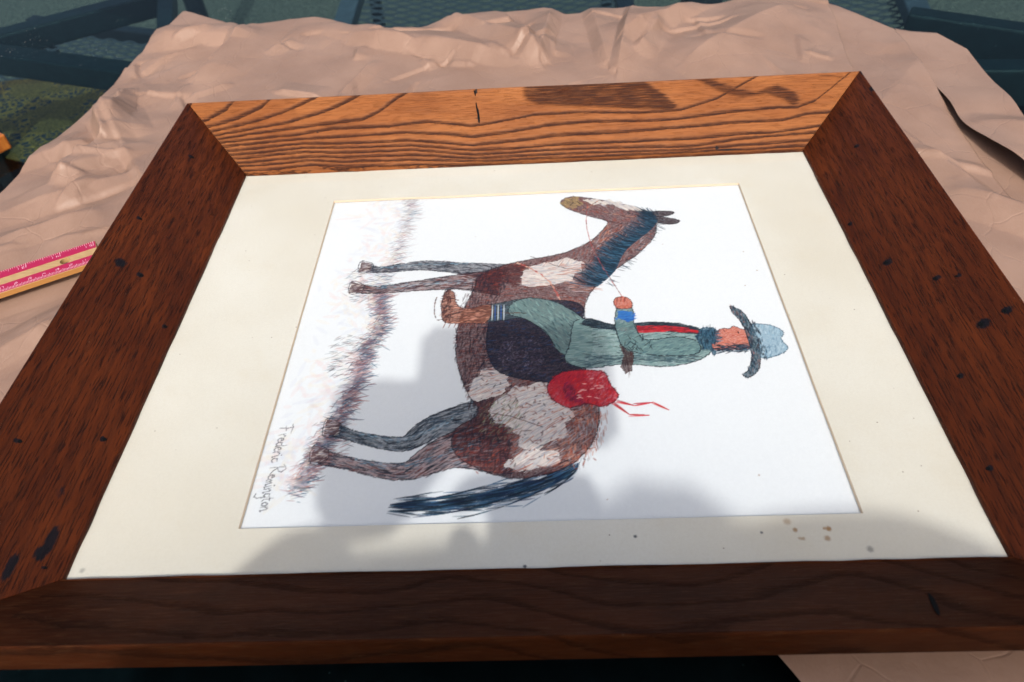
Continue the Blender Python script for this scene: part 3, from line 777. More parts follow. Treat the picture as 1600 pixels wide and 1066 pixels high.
for i in range(N):
    j = (i + 1) % N
    F.append((i, j, N + j, N + i)); F.append((N + i, N + j, 2 * N + j, 2 * N + i)); F.append((3 * N + i, 3 * N + j, j, i))
me = mesh('mat_board', V, F); mo = link('mat_board', me, M_MAT, pf); me.materials.append(M_BEV)
for i in range(N): me.polygons[i * 3 + 1].material_index = 1

# ---------------- the drawing: coloured pencil strokes rasterised into a point colour attribute of a fine sheet
NU, NV = 740, 680
PW, PH = PX1 - PX0, PY1 - PY0
img = np.empty((NU, NV, 3)); img[:] = (.765, .79, .81)
uu, vv_ = np.meshgrid(np.linspace(0, 1, NU), np.linspace(0, 1, NV), indexing='ij')
img *= (1 + .012 * vnoise(uu * 300, vv_ * 250, 5) + .01 * vnoise(uu * 4, vv_ * 4, 6))[..., None]
GR = 1 - .55 * np.abs(vnoise(uu * 330, vv_ * 280, 8))   # paper tooth

def dab(p, q, width, col, alpha, tooth=.6, taper=True):
    """one pencil stroke from p to q (window coordinates 0..1), width in samples"""
    x0, y0 = p[0] * (NU - 1), p[1] * (NV - 1); x1, y1 = q[0] * (NU - 1), q[1] * (NV - 1)
    pad = width + 1.5
    a, b = int(max(0, min(x0, x1) - pad)), int(min(NU, max(x0, x1) + pad + 1))
    c, d = int(max(0, min(y0, y1) - pad)), int(min(NV, max(y0, y1) + pad + 1))
    if a >= b or c >= d: return
    X, Y = np.ogrid[a:b, c:d]
    dx, dy = x1 - x0, y1 - y0; L2 = dx * dx + dy * dy + 1e-6
    t = np.clip(((X - x0) * dx + (Y - y0) * dy) / L2, 0, 1)
    dist = np.hypot(X - x0 - t * dx, Y - y0 - t * dy)
    w = width * (1 - .6 * np.abs(2 * t - 1) ** 2) if taper else width
    al = np.clip((w - dist) / 1.0 + .5, 0, 1) * alpha
    al = al * (1 - tooth + tooth * GR[a:b, c:d])
    img[a:b, c:d] = img[a:b, c:d] * (1 - al[..., None]) + np.array(col) * al[..., None]

def inside(poly, x, y):
    r = np.zeros(np.shape(x), bool); n = len(poly); j = n - 1
    for i in range(n):
        xi, yi = poly[i]; xj, yj = poly[j]
        r ^= ((yi > y) != (yj > y)) & (x < (xj - xi) * (y - yi) / (yj - yi + 1e-12) + xi); j = i
    return r

def smoothpoly(pts, closed=True, sub=6):
    P = [np.array(p, float) for p in pts]; n = len(P); r = []
    rng = range(n) if closed else range(n - 1)
    for i in rng:
        a = P[(i - 1) % n] if closed or i > 0 else P[0]; b = P[i]; c = P[(i + 1) % n]; d = P[(i + 2) % n] if closed or i + 2 < n else P[-1]
        for t in np.linspace(0, 1, sub, endpoint=False):
            r.append(.5 * (2 * b + (c - a) * t + (2 * a - 5 * b + 4 * c - d) * t * t + (3 * b - a - 3 * c + d) * t ** 3))
    if not closed: r.append(P[-1])
    return r

def hatch(pts, n, ang, length, width, pal, alpha=.7, jit=.35, smooth=True):
    width *= .9; jit *= .7
    poly = smoothpoly(pts) if smooth else pts
    xs = [p[0] for p in poly]; ys = [p[1] for p in poly]
    k_ = 0; tries = 0
    while k_ < n and tries < n * 8:
        m = n * 2; x = RNG.uniform(min(xs), max(xs), m); y = RNG.uniform(min(ys), max(ys), m)
        ok = inside(poly, x, y); tries += m
        for xx, yy in zip(x[ok], y[ok]):
            if k_ >= n: break
            a = (ang(xx, yy) if callable(ang) else ang) + RNG.normal(0, jit)
            l_ = length * RNG.uniform(.4, 1.1); c_ = pal[RNG.integers(len(pal))]
            c_ = np.array(c_) * RNG.uniform(.8, 1.2)
            dx, dy = math.cos(a) * l_ / 2, math.sin(a) * l_ / 2
            dab((xx - dx, yy - dy * PW / PH), (xx + dx, yy + dy * PW / PH), width * RNG.uniform(.6, 1.3), c_, alpha * RNG.uniform(.5, 1)); k_ += 1

def fill(pts, col, alpha=.7, smooth=True):
    poly = smoothpoly(pts) if smooth else pts
    xs = [p[0] for p in poly]; ys = [p[1] for p in poly]
    a, b = int(max(0, min(xs) * NU - 2)), int(min(NU, max(xs) * NU + 2)); c, d = int(max(0, min(ys) * NV - 2)), int(min(NV, max(ys) * NV + 2))
    X = uu[a:b, c:d] + .0015 * vnoise(uu[a:b, c:d] * 120, vv_[a:b, c:d] * 120, 14); Y = vv_[a:b, c:d] + .0015 * vnoise(uu[a:b, c:d] * 120, vv_[a:b, c:d] * 120, 15)
    m = inside(poly, X, Y) * alpha * (.55 + .45 * GR[a:b, c:d])
    img[a:b, c:d] = img[a:b, c:d] * (1 - m[..., None]) + np.array(col) * m[..., None]

def outline(pts, width, cols, closed=True, alpha=.8, wob=.0006, brk=.03):
    P = smoothpoly(pts, closed, 8); 
    if closed: P.append(P[0])
    for p, q in zip(P[:-1], P[1:]):
        if RNG.random() < brk: continue
        o1 = RNG.normal(0, wob, 2)
        dab(p + o1, q + o1, width * RNG.uniform(.7, 1.3), cols[RNG.integers(len(cols))], alpha)

ln = lin
BAY = [ln(105, 52, 44), ln(130, 66, 52), ln(84, 40, 38), ln(150, 84, 66), ln(60, 34, 40)]
TEAL = [ln(38, 76, 96), ln(22, 54, 74), ln(60, 104, 124), ln(30, 44, 60)]
NAVY = [ln(38, 36, 58), ln(52, 44, 66), ln(28, 44, 74), ln(66, 50, 66)]
WHT = [ln(214, 205, 200), ln(196, 190, 192), ln(226, 222, 216), ln(180, 186, 196)]
COAT = [ln(140, 166, 164), ln(122, 150, 150), ln(158, 180, 176), ln(104, 134, 140)]
DARK = [ln(30, 34, 46), ln(48, 42, 54), ln(24, 50, 64)]
REDS = [ln(196, 46, 66), ln(214, 74, 84), ln(170, 34, 58), ln(206, 60, 52)]
PEA = [ln(214, 172, 154), ln(200, 156, 140), ln(226, 194, 178)]
PINK = [ln(196, 120, 110), ln(180, 96, 92)]

# ground scribble under the hooves
gl_ = smoothpoly([(.188, .985), (.192, .90), (.18, .78), (.165, .68), (.155, .60), (.17, .52), (.15, .44), (.145, .37), (.135, .30), (.115, .22), (.095, .16), (.08, .09)], False, 30)
for p in gl_:
    for _ in range(6 if p[1] > .62 else 10):
        o1 = RNG.normal(0, .010, 2); a = RNG.normal(.15, .45)
        l_ = RNG.uniform(.006, .030)
        pal = [ln(96, 130, 150), ln(60, 92, 116), ln(190, 140, 132), ln(160, 110, 112), ln(120, 120, 140)]
        q = p + o1
        dab(q, q + np.array([math.cos(a), math.sin(a)]) * l_, .8, pal[RNG.integers(5)], RNG.uniform(.25, .8) * (.45 if p[1] > .62 else 1))
for _ in range(520):      # soft pinkish and grey rubbing
    p = gl_[RNG.integers(len(gl_))] + np.array([-abs(RNG.normal(0, .05)), RNG.normal(0, .01)])
    dab(p, p + RNG.normal(0, .02, 2), 3.5, [ln(226, 206, 204), ln(206, 210, 222), ln(228, 220, 206)][RNG.integers(3)], .22)
for cy in (.66, .43, .20):
    hatch([(.09, cy + .045), (.14, cy + .05), (.165, cy), (.14, cy - .06), (.09, cy - .05)], 120, .2, .020, .9, TEAL + [ln(170, 110, 108), ln(120, 70, 70)], .5, .5)

def limb(path, widths, pal, n, edge=DARK):
    P = smoothpoly(path, False, 6); Wd = np.interp(np.linspace(0, 1, len(P)), np.linspace(0, 1, len(widths)), widths)
    T = np.gradient(np.array(P), axis=0); T /= np.linalg.norm(T, axis=1)[:, None]
    Nn = np.stack([-T[:, 1], T[:, 0]], 1)
    Lp = [p + nn * w for p, nn, w in zip(P, Nn, Wd)]; Rp = [p - nn * w for p, nn, w in zip(P, Nn, Wd)]
    poly = Lp + Rp[::-1]
    fill(poly, pal[0], .6, False)
    hatch(poly, n, lambda x, y: math.atan2(*(T[np.argmin(np.hypot(np.array(P)[:, 0] - x, np.array(P)[:, 1] - y))][::-1])), .022, 1.1, pal, .75, .25, False)
    outline(Lp[::3], .9, edge, False, .8); outline(Rp[::3], .9, edge, False, .8)

# the picture is a plain, generic horse and rider in coloured pencil; lists below are (forward, up) and get swapped
sw = lambda L_: [(b, a) for a, b in L_]
RUST = [ln(158, 84, 62), ln(176, 104, 80), ln(136, 66, 52), ln(120, 56, 48)]
DKB = [ln(60, 34, 40), ln(84, 44, 42), ln(46, 34, 48), ln(100, 56, 50)]
GREY = [ln(150, 158, 166), ln(176, 180, 184), ln(128, 140, 152)]

def ragged(pts, col, alpha, pal, n, ang, length=.014, jit=.2):
    pts = [tuple(p_ + np.array([float(vnoise(np.array(p_[0] * 95.), np.array(p_[1] * 95.), 7)), float(vnoise(np.array(p_[0] * 95. + 40), np.array(p_[1] * 95.), 8))]) * .009) for p_ in smoothpoly(pts)]
    fill(sw(pts), col, alpha, False)
    hatch(sw(pts), n, ang, length, 1.0, pal, .75, jit, False)
    hatch(sw(pts), n // 2, ang, length * 2.4, .8, pal, .8, jit, False)          # strokes running over the rim

# far-side legs first, then tail
limb(sw([(.25, .42), (.225, .31), (.185, .255), (.205, .17), (.225, .125)]), [.055, .028, .017, .012, .015], [TEAL[3], TEAL[1], DARK[0], TEAL[0], GREY[2]], 520)
limb(sw([(.665, .47), (.700, .33), (.715, .245), (.705, .155), (.715, .125)]), [.038, .020, .017, .011, .014], [NAVY[0], DKB[2], DKB[0], TEAL[1]], 340)
for _ in range(900):
    s0 = RNG.normal(0, .5); t0 = RNG.uniform(0, .88)
    f = lambda t: np.array([.560 - .06 * t - .27 * t ** 1.5, .128 - .110 * math.sin(t * 1.5) + .030 * t]) + np.array([.25, 1.0]) * s0 * (.008 + .040 * t ** .6 * (1.15 - t) + .004 * math.sin(t * 20 + s0 * 9))
    dab(f(t0), f(t0 + .09), .9, (TEAL + [ln(24, 60, 104), ln(90, 130, 160), ln(20, 30, 44)])[RNG.integers(7)], RNG.uniform(.5, .95))

horse = sw([(.60, .612), (.52, .588), (.44, .572), (.35, .580), (.27, .602), (.19, .592), (.130, .550), (.104, .495), (.102, .44), (.125, .385), (.165, .345), (.215, .345),
            (.255, .385), (.31, .362), (.40, .338), (.50, .336), (.58, .352), (.625, .365), (.67, .375), (.704, .425), (.722, .485), (.742, .560), (.785, .622), (.835, .658),
            (.862, .665), (.880, .635), (.905, .598), (.925, .575), (.948, .562), (.968, .572), (.974, .600), (.958, .650), (.936, .700), (.912, .745), (.880, .772), (.845, .778), (.79, .765), (.73, .725), (.67, .668)])
fill(horse, ln(108, 60, 54), .86)
# near legs in the coat colour running into dark stockings
limb(sw([(.175, .44), (.165, .34), (.122, .262), (.142, .17), (.160, .115)]), [.070, .040, .019, .013, .016], [RUST[2], TEAL[1], TEAL[3], TEAL[0], DARK[0], GREY[0]], 640)
limb(sw([(.645, .42), (.650, .33), (.642, .245), (.632, .155), (.640, .115)]), [.048, .026, .018, .012, .016], [BAY[0], BAY[4], RUST[2], NAVY[0], TEAL[1]], 460)
# form shading: strokes wrap round the barrel, run along neck and face
def flow(u, v):
    if v > .86: return 2.35
    if v > .70: return 1.0
    return .12 + 1.9 * max(0, (.5 - u)) + .5 * math.sin(v * 9)
hatch(horse, 4200, flow, .012, .95, BAY + RUST + RUST + DKB[:2], .7, .2)
hatch(sw([(.10, .47), (.16, .36), (.24, .37), (.33, .352), (.45, .33), (.60, .345), (.70, .40), (.66, .44), (.52, .40), (.36, .405), (.22, .43)]), 900, 1.45, .016, 1.0, DKB + NAVY[:2], .75, .2)
hatch(sw([(.36, .57), (.27, .615), (.18, .605), (.12, .56), (.16, .54), (.26, .565)]), 320, 1.5, .014, 1.0, [RUST[1], GREY[1], ln(200, 150, 130)], .7, .2)
for pts, n in (([(.20, .54), (.28, .55), (.33, .50), (.30, .43), (.24, .41), (.21, .45), (.16, .47)], 420), ([(.63, .55), (.68, .60), (.72, .58), (.70, .50), (.66, .46), (.63, .49)], 240),
               ([(.30, .37), (.36, .385), (.37, .43), (.33, .44), (.29, .41)], 160), ([(.12, .50), (.15, .53), (.165, .49), (.14, .44), (.115, .45)], 110)):
    ragged(pts, ln(238, 234, 230), .80, WHT + WHT + WHT + GREY[:1] + RUST[1:2] + [ln(200, 160, 146)], n, flow)
hatch(sw([(.20, .46), (.26, .47), (.30, .43), (.26, .39), (.19, .40)]), 150, 1.0, .014, 1.0, [ln(150, 158, 130), ln(176, 182, 160), ln(120, 96, 90)], .6)
for (v0, v1, u0, u1, n_) in ((.22, .58, .50, .585, 260), (.74, .84, .62, .74, 110), (.60, .70, .55, .62, 90), (.12, .20, .50, .58, 90)):
    for _ in range(n_):      # bare paper and light strokes left where the coat shines
        x_, y_ = RNG.uniform(v0, v1), RNG.uniform(u0, u1); a_ = flow(y_, x_) + RNG.normal(0, .2); l_ = RNG.uniform(.008, .022)
        if inside(horse, np.array([y_]), np.array([x_]))[0]:
            dab((y_, x_), (y_ + math.cos(a_) * l_, x_ + math.sin(a_) * l_), .8, [ln(216, 170, 150), ln(200, 196, 200), ln(190, 130, 104)][RNG.integers(3)], RNG.uniform(.4, .8))
for P_ in ([(.645, .36), (.640, .245), (.632, .15)], [(.71, .36), (.712, .245), (.705, .15)], [(.175, .38), (.13, .262), (.146, .17)], [(.235, .34), (.19, .255), (.208, .17)]):
    Q_ = smoothpoly(sw(P_), False, 14)
    for _ in range(90):      # pale light down one side of each leg
        q_ = RNG.integers(len(Q_) - 2); o_ff = np.array([0, RNG.normal(.006, .003)])
        dab(Q_[q_] + o_ff, Q_[q_ + 1] + o_ff, .8, [ln(150, 180, 196), ln(196, 204, 210), ln(90, 130, 150)][RNG.integers(3)], RNG.uniform(.3, .75))
for _ in range(260):     # dapples along the quarters
    x_, y_ = RNG.uniform(.11, .36), RNG.uniform(.38, .59); dab((y_, x_), (y_ + RNG.normal(0, .006), x_ + RNG.normal(0, .006)), 1.1, (RUST + DKB)[RNG.integers(8)], .6)
outline(horse, .9, DARK + DKB[:1], True, .8)
for pts in ([(.255, .385), (.245, .44), (.215, .50)], [(.625, .365), (.60, .42), (.605, .49)], [(.735, .485), (.69, .55), (.675, .60)], [(.862, .665), (.85, .70), (.855, .74)], [(.165, .345), (.19, .40), (.20, .44)]):
    outline(sw(pts), .9, DKB, False, .7)
# face: white blaze, muzzle, eye, ears, halter
ragged([(.962, .640), (.942, .690), (.918, .738), (.900, .752), (.905, .72), (.930, .670), (.950, .62)], ln(226, 222, 214), .9, WHT, 120, 2.35, .010, .1)
ragged([(.925, .577), (.948, .564), (.968, .574), (.972, .600), (.955, .612), (.932, .600)], ln(176, 156, 120), .85, [ln(196, 178, 132), ln(130, 110, 90), ln(90, 70, 66)], 60, 2.3, .007)
dab((.716, .895), (.722, .890), 1.6, DARK[0], 1); dab((.728, .893), (.727, .884), .8, DARK[1], .9); dab((.586, .962), (.592, .958), 1.3, DARK[1], .9); dab((.583, .935), (.592, .948), .8, DARK[1], .8)
for pts in ([(.848, .778), (.838, .812), (.852, .832), (.868, .800), (.872, .776)], [(.872, .778), (.876, .812), (.890, .822), (.896, .790), (.890, .765)]):
    fill(sw(pts), ln(70, 44, 46), .95); outline(sw(pts), .8, DARK, True, .9)
outline(sw([(.955, .655), (.925, .625), (.905, .600)]), 1.0, [ln(196, 150, 126), ln(120, 80, 66)], False, .9); outline(sw([(.925, .625), (.888, .690), (.868, .765)]), 1.0, [ln(196, 150, 126), ln(120, 80, 66)], False, .9)
# mane, thrown to the near side, and forelock
for _ in range(760):
    t = RNG.random(); b_ = np.array([.625 + .155 * t + .008 * math.sin(t * 9), .615 + .245 * t])
    l_ = RNG.uniform(.02, .075) * (1 - .25 * t); a = RNG.normal(2.75, .22)
    m_ = b_ + np.array([math.cos(a), math.sin(a)]) * l_ * .5; e_ = m_ + np.array([math.cos(a - .35), math.sin(a - .35)]) * l_ * .5
    c_ = TEAL[RNG.integers(4)] if RNG.random() < .8 else ln(96, 136, 160); al_ = RNG.uniform(.5, .95)
    dab(b_, m_, .85, c_, al_); dab(m_, e_, .75, c_, al_)
for _ in range(70):
    p_ = np.array([.775, .872]) + RNG.normal(0, .005, 2); dab(p_, p_ + np.array([-RNG.uniform(.0, .045), RNG.uniform(.0, .04)]), .8, TEAL[RNG.integers(4)], .8)
for _ in range(40):
    p_ = np.array([.64 + .15 * RNG.random(), 0]); p_[1] = .62 + (p_[0] - .64) * 1.6; dab(p_, p_ + np.array([RNG.uniform(.008, .022), -RNG.uniform(0, .02)]), .7, TEAL[RNG.integers(4)], .7)

# saddle blanket, girth, breast strap
blk = [(.33, .575), (.44, .582), (.555, .588), (.575, .50), (.555, .42), (.48, .395), (.39, .405), (.345, .45)]
fill(sw(blk), NAVY[0], .88); hatch(sw(blk), 1100, .15, .013, 1.0, NAVY + DARK[:1] + [ln(50, 90, 130), ln(96, 96, 120)], .8, .25); outline(sw(blk), .9, DARK, True, .9)
hatch(sw([(.36, .50), (.44, .50), (.46, .44), (.40, .42), (.36, .45)]), 320, 1.2, .008, .9, [ln(120, 108, 124), ln(150, 140, 152), ln(70, 60, 84)], .65, 1.6)
for q in range(26):
    x_ = .35 + q * .0084; dab((.405 + .02 * math.sin(q * .37), x_), (.385 + .015 * math.sin(q * 1.7), x_ + .003), .8, NAVY[RNG.integers(4)], .8)
outline(sw([(.575, .545), (.64, .525), (.690, .485), (.712, .455)]), 1.6, PEA + PINK, False, .9)
outline(sw([(.53, .42), (.525, .34)]), 2.2, [ln(96, 66, 60), ln(60, 44, 48)], False, .9)
# bedroll
roll = [(.262, .612), (.285, .640), (.318, .628), (.352, .618), (.360, .575), (.352, .535), (.318, .512), (.285, .520), (.262, .548), (.270, .58)]
fill(sw(roll), ln(196, 48, 70), .93); hatch(sw(roll), 460, .9, .012, 1.1, REDS, .85, .5); outline(sw(roll), 1.0, [ln(120, 30, 46), ln(80, 30, 44)], True, .85)
hatch(sw([(.262, .58), (.29, .545), (.33, .545), (.31, .56), (.28, .575)]), 120, .9, .012, 1.1, [ln(120, 28, 60), ln(150, 40, 90)], .7)
for q in range(16):
    x_, y_ = RNG.uniform(.275, .34), RNG.uniform(.555, .615); dab((y_, x_), (y_ + .008, x_ + RNG.normal(0, .004)), 1.0, ln(236, 196, 190), .85)
for (a_, b_) in (((.275, .635), (.262, .665)), ((.262, .665), (.268, .700)), ((.268, .700), (.248, .726)), ((.27, .630), (.240, .655)), ((.240, .655), (.236, .690))):
    for q in range(5): dab((a_[1] + RNG.normal(0, .002), a_[0] + RNG.normal(0, .002)), (b_[1], b_[0]), 1.1, REDS[RNG.integers(4)], .7)

# rider: leg, boot
thigh = [(.395, .590), (.45, .605), (.51, .590), (.565, .540), (.585, .485), (.570, .445), (.535, .440), (.515, .475), (.47, .515), (.41, .540)]
shin = [(.530, .480), (.580, .475), (.572, .420), (.556, .370), (.545, .345), (.512, .350), (.512, .40), (.518, .44)]
fill(sw(shin), ln(96, 110, 116), .92); hatch(sw(shin), 260, .1, .014, 1.0, [ln(70, 86, 96), ln(130, 146, 150), ln(50, 58, 70)], .8, .2); outline(sw(shin), .9, DARK, True, .9)
fill(sw(thigh), ln(140, 160, 158), .94); hatch(sw(thigh), 460, 2.2, .015, 1.0, COAT + [ln(70, 92, 100)], .8, .25); outline(sw(thigh), .9, DARK, True, .9)
boot = [(.512, .395), (.566, .400), (.556, .350), (.575, .330), (.612, .322), (.622, .308), (.585, .298), (.530, .302), (.512, .315), (.510, .35)]
fill(sw(boot), ln(150, 104, 84), .95); hatch(sw(boot), 260, .15, .012, 1.0, PEA[:2] + DKB[1:2] + [ln(120, 76, 60)], .85, .25)
hatch(sw([(.520, .318), (.575, .318), (.618, .312), (.612, .300), (.53, .302)]), 70, 1.5, .010, 1.1, DKB, .9, .1); outline(sw(boot), .9, [ln(90, 56, 56), ln(60, 40, 46)], True, .9)
for q in range(8): dab((.31 + q * .011, .513), (.306 + q * .011, .497), .8, ln(150, 100, 90), .8)
outline(sw([(.535, .475), (.545, .34), (.525, .292), (.600, .288), (.585, .335)]), 1.0, [ln(120, 84, 70), ln(80, 56, 52)], False, .9)
for q in range(5): dab((.405 + q * .006, .516), (.405 + q * .006, .565), .9, ln(60, 110, 180) if q % 2 else ln(224, 230, 234), .9)
# coat with skirt, open front, red lining
coat = [(.365, .585), (.372, .66), (.362, .73), (.372, .790), (.398, .826), (.435, .836), (.462, .822), (.486, .775), (.492, .71), (.488, .65), (.510, .600), (.500, .570), (.44, .560), (.39, .548)]
fill(sw(coat), ln(148, 170, 168), .95); hatch(sw(coat), 1300, .08, .017, .95, COAT + [ln(176, 194, 190)], .72, .2)
hatch(sw([(.365, .60), (.378, .68), (.372, .78), (.39, .80), (.40, .70), (.395, .58)]), 320, .05, .016, .95, [ln(92, 118, 126), ln(70, 92, 104)], .7, .2)
front = [(.462, .822), (.486, .775), (.494, .71), (.490, .65), (.512, .600), (.490, .590), (.470, .66), (.468, .73), (.452, .80)]
fill(sw(front), ln(56, 60, 72), .85); hatch(sw(front), 320, .05, .016, 1.0, DARK + TEAL[:2], .8, .15)
hatch(sw([(.455, .815), (.476, .775), (.482, .70), (.474, .655), (.462, .70), (.462, .76)]), 330, .0, .016, 1.0, REDS + [ln(140, 40, 50)], .9, .12)
outline(sw(coat), 1.0, [ln(60, 80, 90), ln(44, 54, 64)], True, .9)
for _ in range(60):
    x_, y_ = RNG.uniform(.375, .46), RNG.uniform(.58, .80); dab((y_, x_), (y_ + RNG.uniform(.006, .028), x_ + RNG.normal(0, .004)), .75, DARK[RNG.integers(3)], .6)
ragged([(.36, .672), (.49, .690), (.488, .672), (.36, .654)], ln(96, 60, 50), .8, DKB, 60, 1.5, .012, .1)
arm = [(.395, .800), (.428, .806), (.446, .770), (.440, .725), (.446, .700), (.490, .690), (.540, .690), (.545, .662), (.490, .652), (.425, .660), (.402, .690), (.392, .745)]
fill(sw(arm), ln(130, 154, 154), .97); hatch(sw(arm), 460, .35, .013, .95, COAT + [ln(92, 118, 126)], .75, .35); outline(sw(arm), .95, DARK, True, .95)
for _ in range(26):
    x_, y_ = RNG.uniform(.40, .45), RNG.uniform(.66, .72); dab((y_, x_), (y_ + RNG.normal(0, .008), x_ + .012), .75, DARK[RNG.integers(3)], .7)
ragged([(.505, .692), (.525, .693), (.527, .658), (.507, .656)], ln(60, 130, 200), .85, [ln(70, 140, 205), ln(50, 110, 180)], 30, .2, .008)
hand = [(.540, .688), (.560, .692), (.574, .684), (.578, .668), (.566, .656), (.542, .660)]
fill(sw(hand), ln(200, 128, 108), .97); hatch(sw(hand), 50, 1.3, .007, .9, [ln(184, 100, 86), ln(220, 156, 134)], .8); outline(sw(hand), .8, [ln(96, 48, 46)], True, .9)
for q in range(3): dab((.662 + q * .008, .562), (.664 + q * .008, .577), .7, ln(96, 48, 46), .8)
outline(sw([(.575, .675), (.66, .650), (.76, .625), (.86, .618), (.930, .625)]), .8, PINK + [ln(150, 90, 80)], False, .9)
# head: profile looking ahead, hair and beard, floppy hat
face = [(.405, .835), (.402, .868), (.408, .905), (.452, .912), (.462, .896), (.472, .882), (.464, .874), (.466, .862), (.458, .846), (.440, .832)]
fill(sw(face), ln(204, 132, 110), .95); hatch(sw(face), 130, .3, .008, .9, [ln(196, 108, 94), ln(220, 156, 134), ln(176, 88, 80)], .75); outline(sw(face), .8, [ln(90, 46, 46), DARK[0]], True, .85)
dab((.888, .455), (.889, .449), 1.0, DARK[0], 1); dab((.861, .464), (.863, .455), .7, ln(120, 40, 44), .9)
for _ in range(120):
    p_ = np.array([RNG.uniform(.845, .905), RNG.uniform(.396, .418)]); dab(p_, p_ + np.array([-RNG.uniform(.004, .02), RNG.normal(0, .004)]), .8, TEAL[RNG.integers(4)], .8)
for _ in range(90):
    p_ = np.array([RNG.uniform(.835, .856), RNG.uniform(.425, .462)]); dab(p_, p_ + np.array([-RNG.uniform(.004, .018), RNG.normal(0, .004)]), .8, [ln(120, 150, 170), TEAL[0], TEAL[2]][RNG.integers(3)], .8)
ragged([(.398, .836), (.45, .846), (.468, .826), (.44, .812), (.40, .818)], ln(84, 120, 140), .9, TEAL, 90, 1.4, .009)
brim = [(.325, .884), (.345, .905), (.385, .918), (.430, .922), (.475, .918), (.515, .908), (.535, .890), (.520, .888), (.480, .900), (.430, .903), (.380, .900), (.345, .886), (.332, .874)]
fill(sw(brim), ln(88, 112, 122), .96); hatch(sw(brim), 320, 1.5, .012, 1.0, TEAL + [ln(150, 160, 170), ln(170, 130, 124), ln(60, 70, 80)], .75, .25); outline(sw(brim), .9, DARK, True, .9)
crown = [(.378, .918), (.384, .952), (.402, .972), (.428, .966), (.450, .974), (.470, .955), (.474, .918), (.43, .922)]
fill(sw(crown), ln(160, 184, 198), .95); hatch(sw(crown), 170, 1.2, .011, 1.0, [ln(160, 186, 200), ln(196, 210, 218), ln(120, 150, 168)], .75, .3); outline(sw(crown), .85, [ln(80, 110, 126)], True, .9)
hatch(sw([(.378, .918), (.382, .930), (.473, .930), (.474, .918)]), 60, 1.5, .012, 1.0, DARK + TEAL[:1], .85, .1)
# hooves
for (cv, cu) in ((.165, .106), (.228, .118), (.642, .106), (.717, .117)):
    pts = [(cv - .016, cu + .016), (cv + .010, cu + .018), (cv + .024, cu - .010), (cv - .018, cu - .010)]
    fill(sw(pts), ln(120, 96, 96), .95, False); hatch(pts and sw(pts), 30, .2, .012, 1.0, WHT + [ln(90, 60, 66)], .8, smooth=False); outline(sw(pts), .8, DARK, True, .8)

# pencilled signature along the left margin, read with the head turned: letters as polylines, x along the writing, y up
def sig(txt_strokes, org, dirv, upv, size, col, al):
    for st_ in txt_strokes:
        for p, q in zip(st_[:-1], st_[1:]):
            P_ = np.array(org) + np.array(dirv) * p[0] * size + np.array(upv) * p[1] * size
            Q_ = np.array(org) + np.array(dirv) * q[0] * size + np.array(upv) * q[1] * size
            for h_ in range(3):
                A_ = P_ + (Q_ - P_) * h_ / 3; B_ = P_ + (Q_ - P_) * (h_ + 1) / 3
                dab(A_ + RNG.normal(0, .0004, 2), B_ + RNG.normal(0, .0004, 2), .62, col, al * RNG.uniform(.45, 1.05), .4, False)
LET = {'F': ([[(.1, 0), (.2, .55), (.25, 1.0)], [(-.1, 1.0), (.25, 1.08), (.8, 1.0)], [(.0, .5), (.45, .55)]], .75),
       'r': ([[(0, .5), (.08, 0)], [(.06, .3), (.2, .5), (.32, .48)]], .38), 'e': ([[(.02, .28), (.3, .34), (.25, .52), (.08, .48), (.02, .2), (.15, 0), (.36, .1)]], .42),
       'd': ([[(.32, .5), (.1, .5), (.03, .2), (.15, 0), (.32, .1)], [(.45, 1.0), (.34, 0), (.42, -.02)]], .5), 'i': ([[(.05, .5), (.1, 0), (.2, .05)], [(.08, .72), (.1, .76)]], .25),
       'c': ([[(.34, .48), (.12, .5), (.02, .2), (.15, 0), (.38, .1)]], .42), 'R': ([[(.1, 0), (.2, 1.0)], [(-.05, .95), (.4, 1.15), (.65, .85), (.5, .6), (.2, .5)], [(.25, .5), (.45, .2), (.75, 0)]], .8),
       'm': ([[(0, .5), (.06, 0)], [(.05, .3), (.18, .5), (.22, 0)], [(.22, .3), (.36, .5), (.42, 0), (.5, .05)]], .56),
       'n': ([[(0, .5), (.06, 0)], [(.05, .3), (.2, .5), (.28, .4), (.3, 0), (.38, .05)]], .44), 'g': ([[(.3, .48), (.1, .5), (.04, .2), (.18, .05), (.3, .2)], [(.34, .5), (.3, -.4), (.15, -.62), (-.1, -.5)]], .42),
       't': ([[(.12, .9), (.1, .1), (.22, 0)], [(-.05, .6), (.32, .64)]], .34), 'o': ([[(.2, .5), (.04, .3), (.1, .02), (.28, .05), (.32, .35), (.2, .5)]], .4), ' ': ([], .35)}
adv = 0
for ch in 'Frederic Remington':
    st_, w_ = LET[ch]
    w_ *= .92
    sig(st_, (.026 + .0025 * adv / 7 + .0015 * math.sin(adv * 2.1), .235 - adv * .0262), (.0012, -.0262), (.0262 * PH / PW * (.95 + .12 * math.sin(adv * 3.7)), .0042), .96, ln(84, 86, 94), .72)
    adv += w_
# small brown foxing specks
for x_, y_, r_ in ((.852, .092, 1.4), (.93, .60, 1.2), (.965, .65, 1.6), (.95, .72, 1.1), (.60, .05, .8), (.78, .76, .7), (.36, .82, .7)):
    dab((x_, y_), (x_ + .002, y_ + .001), r_, ln(150, 110, 70), .6)

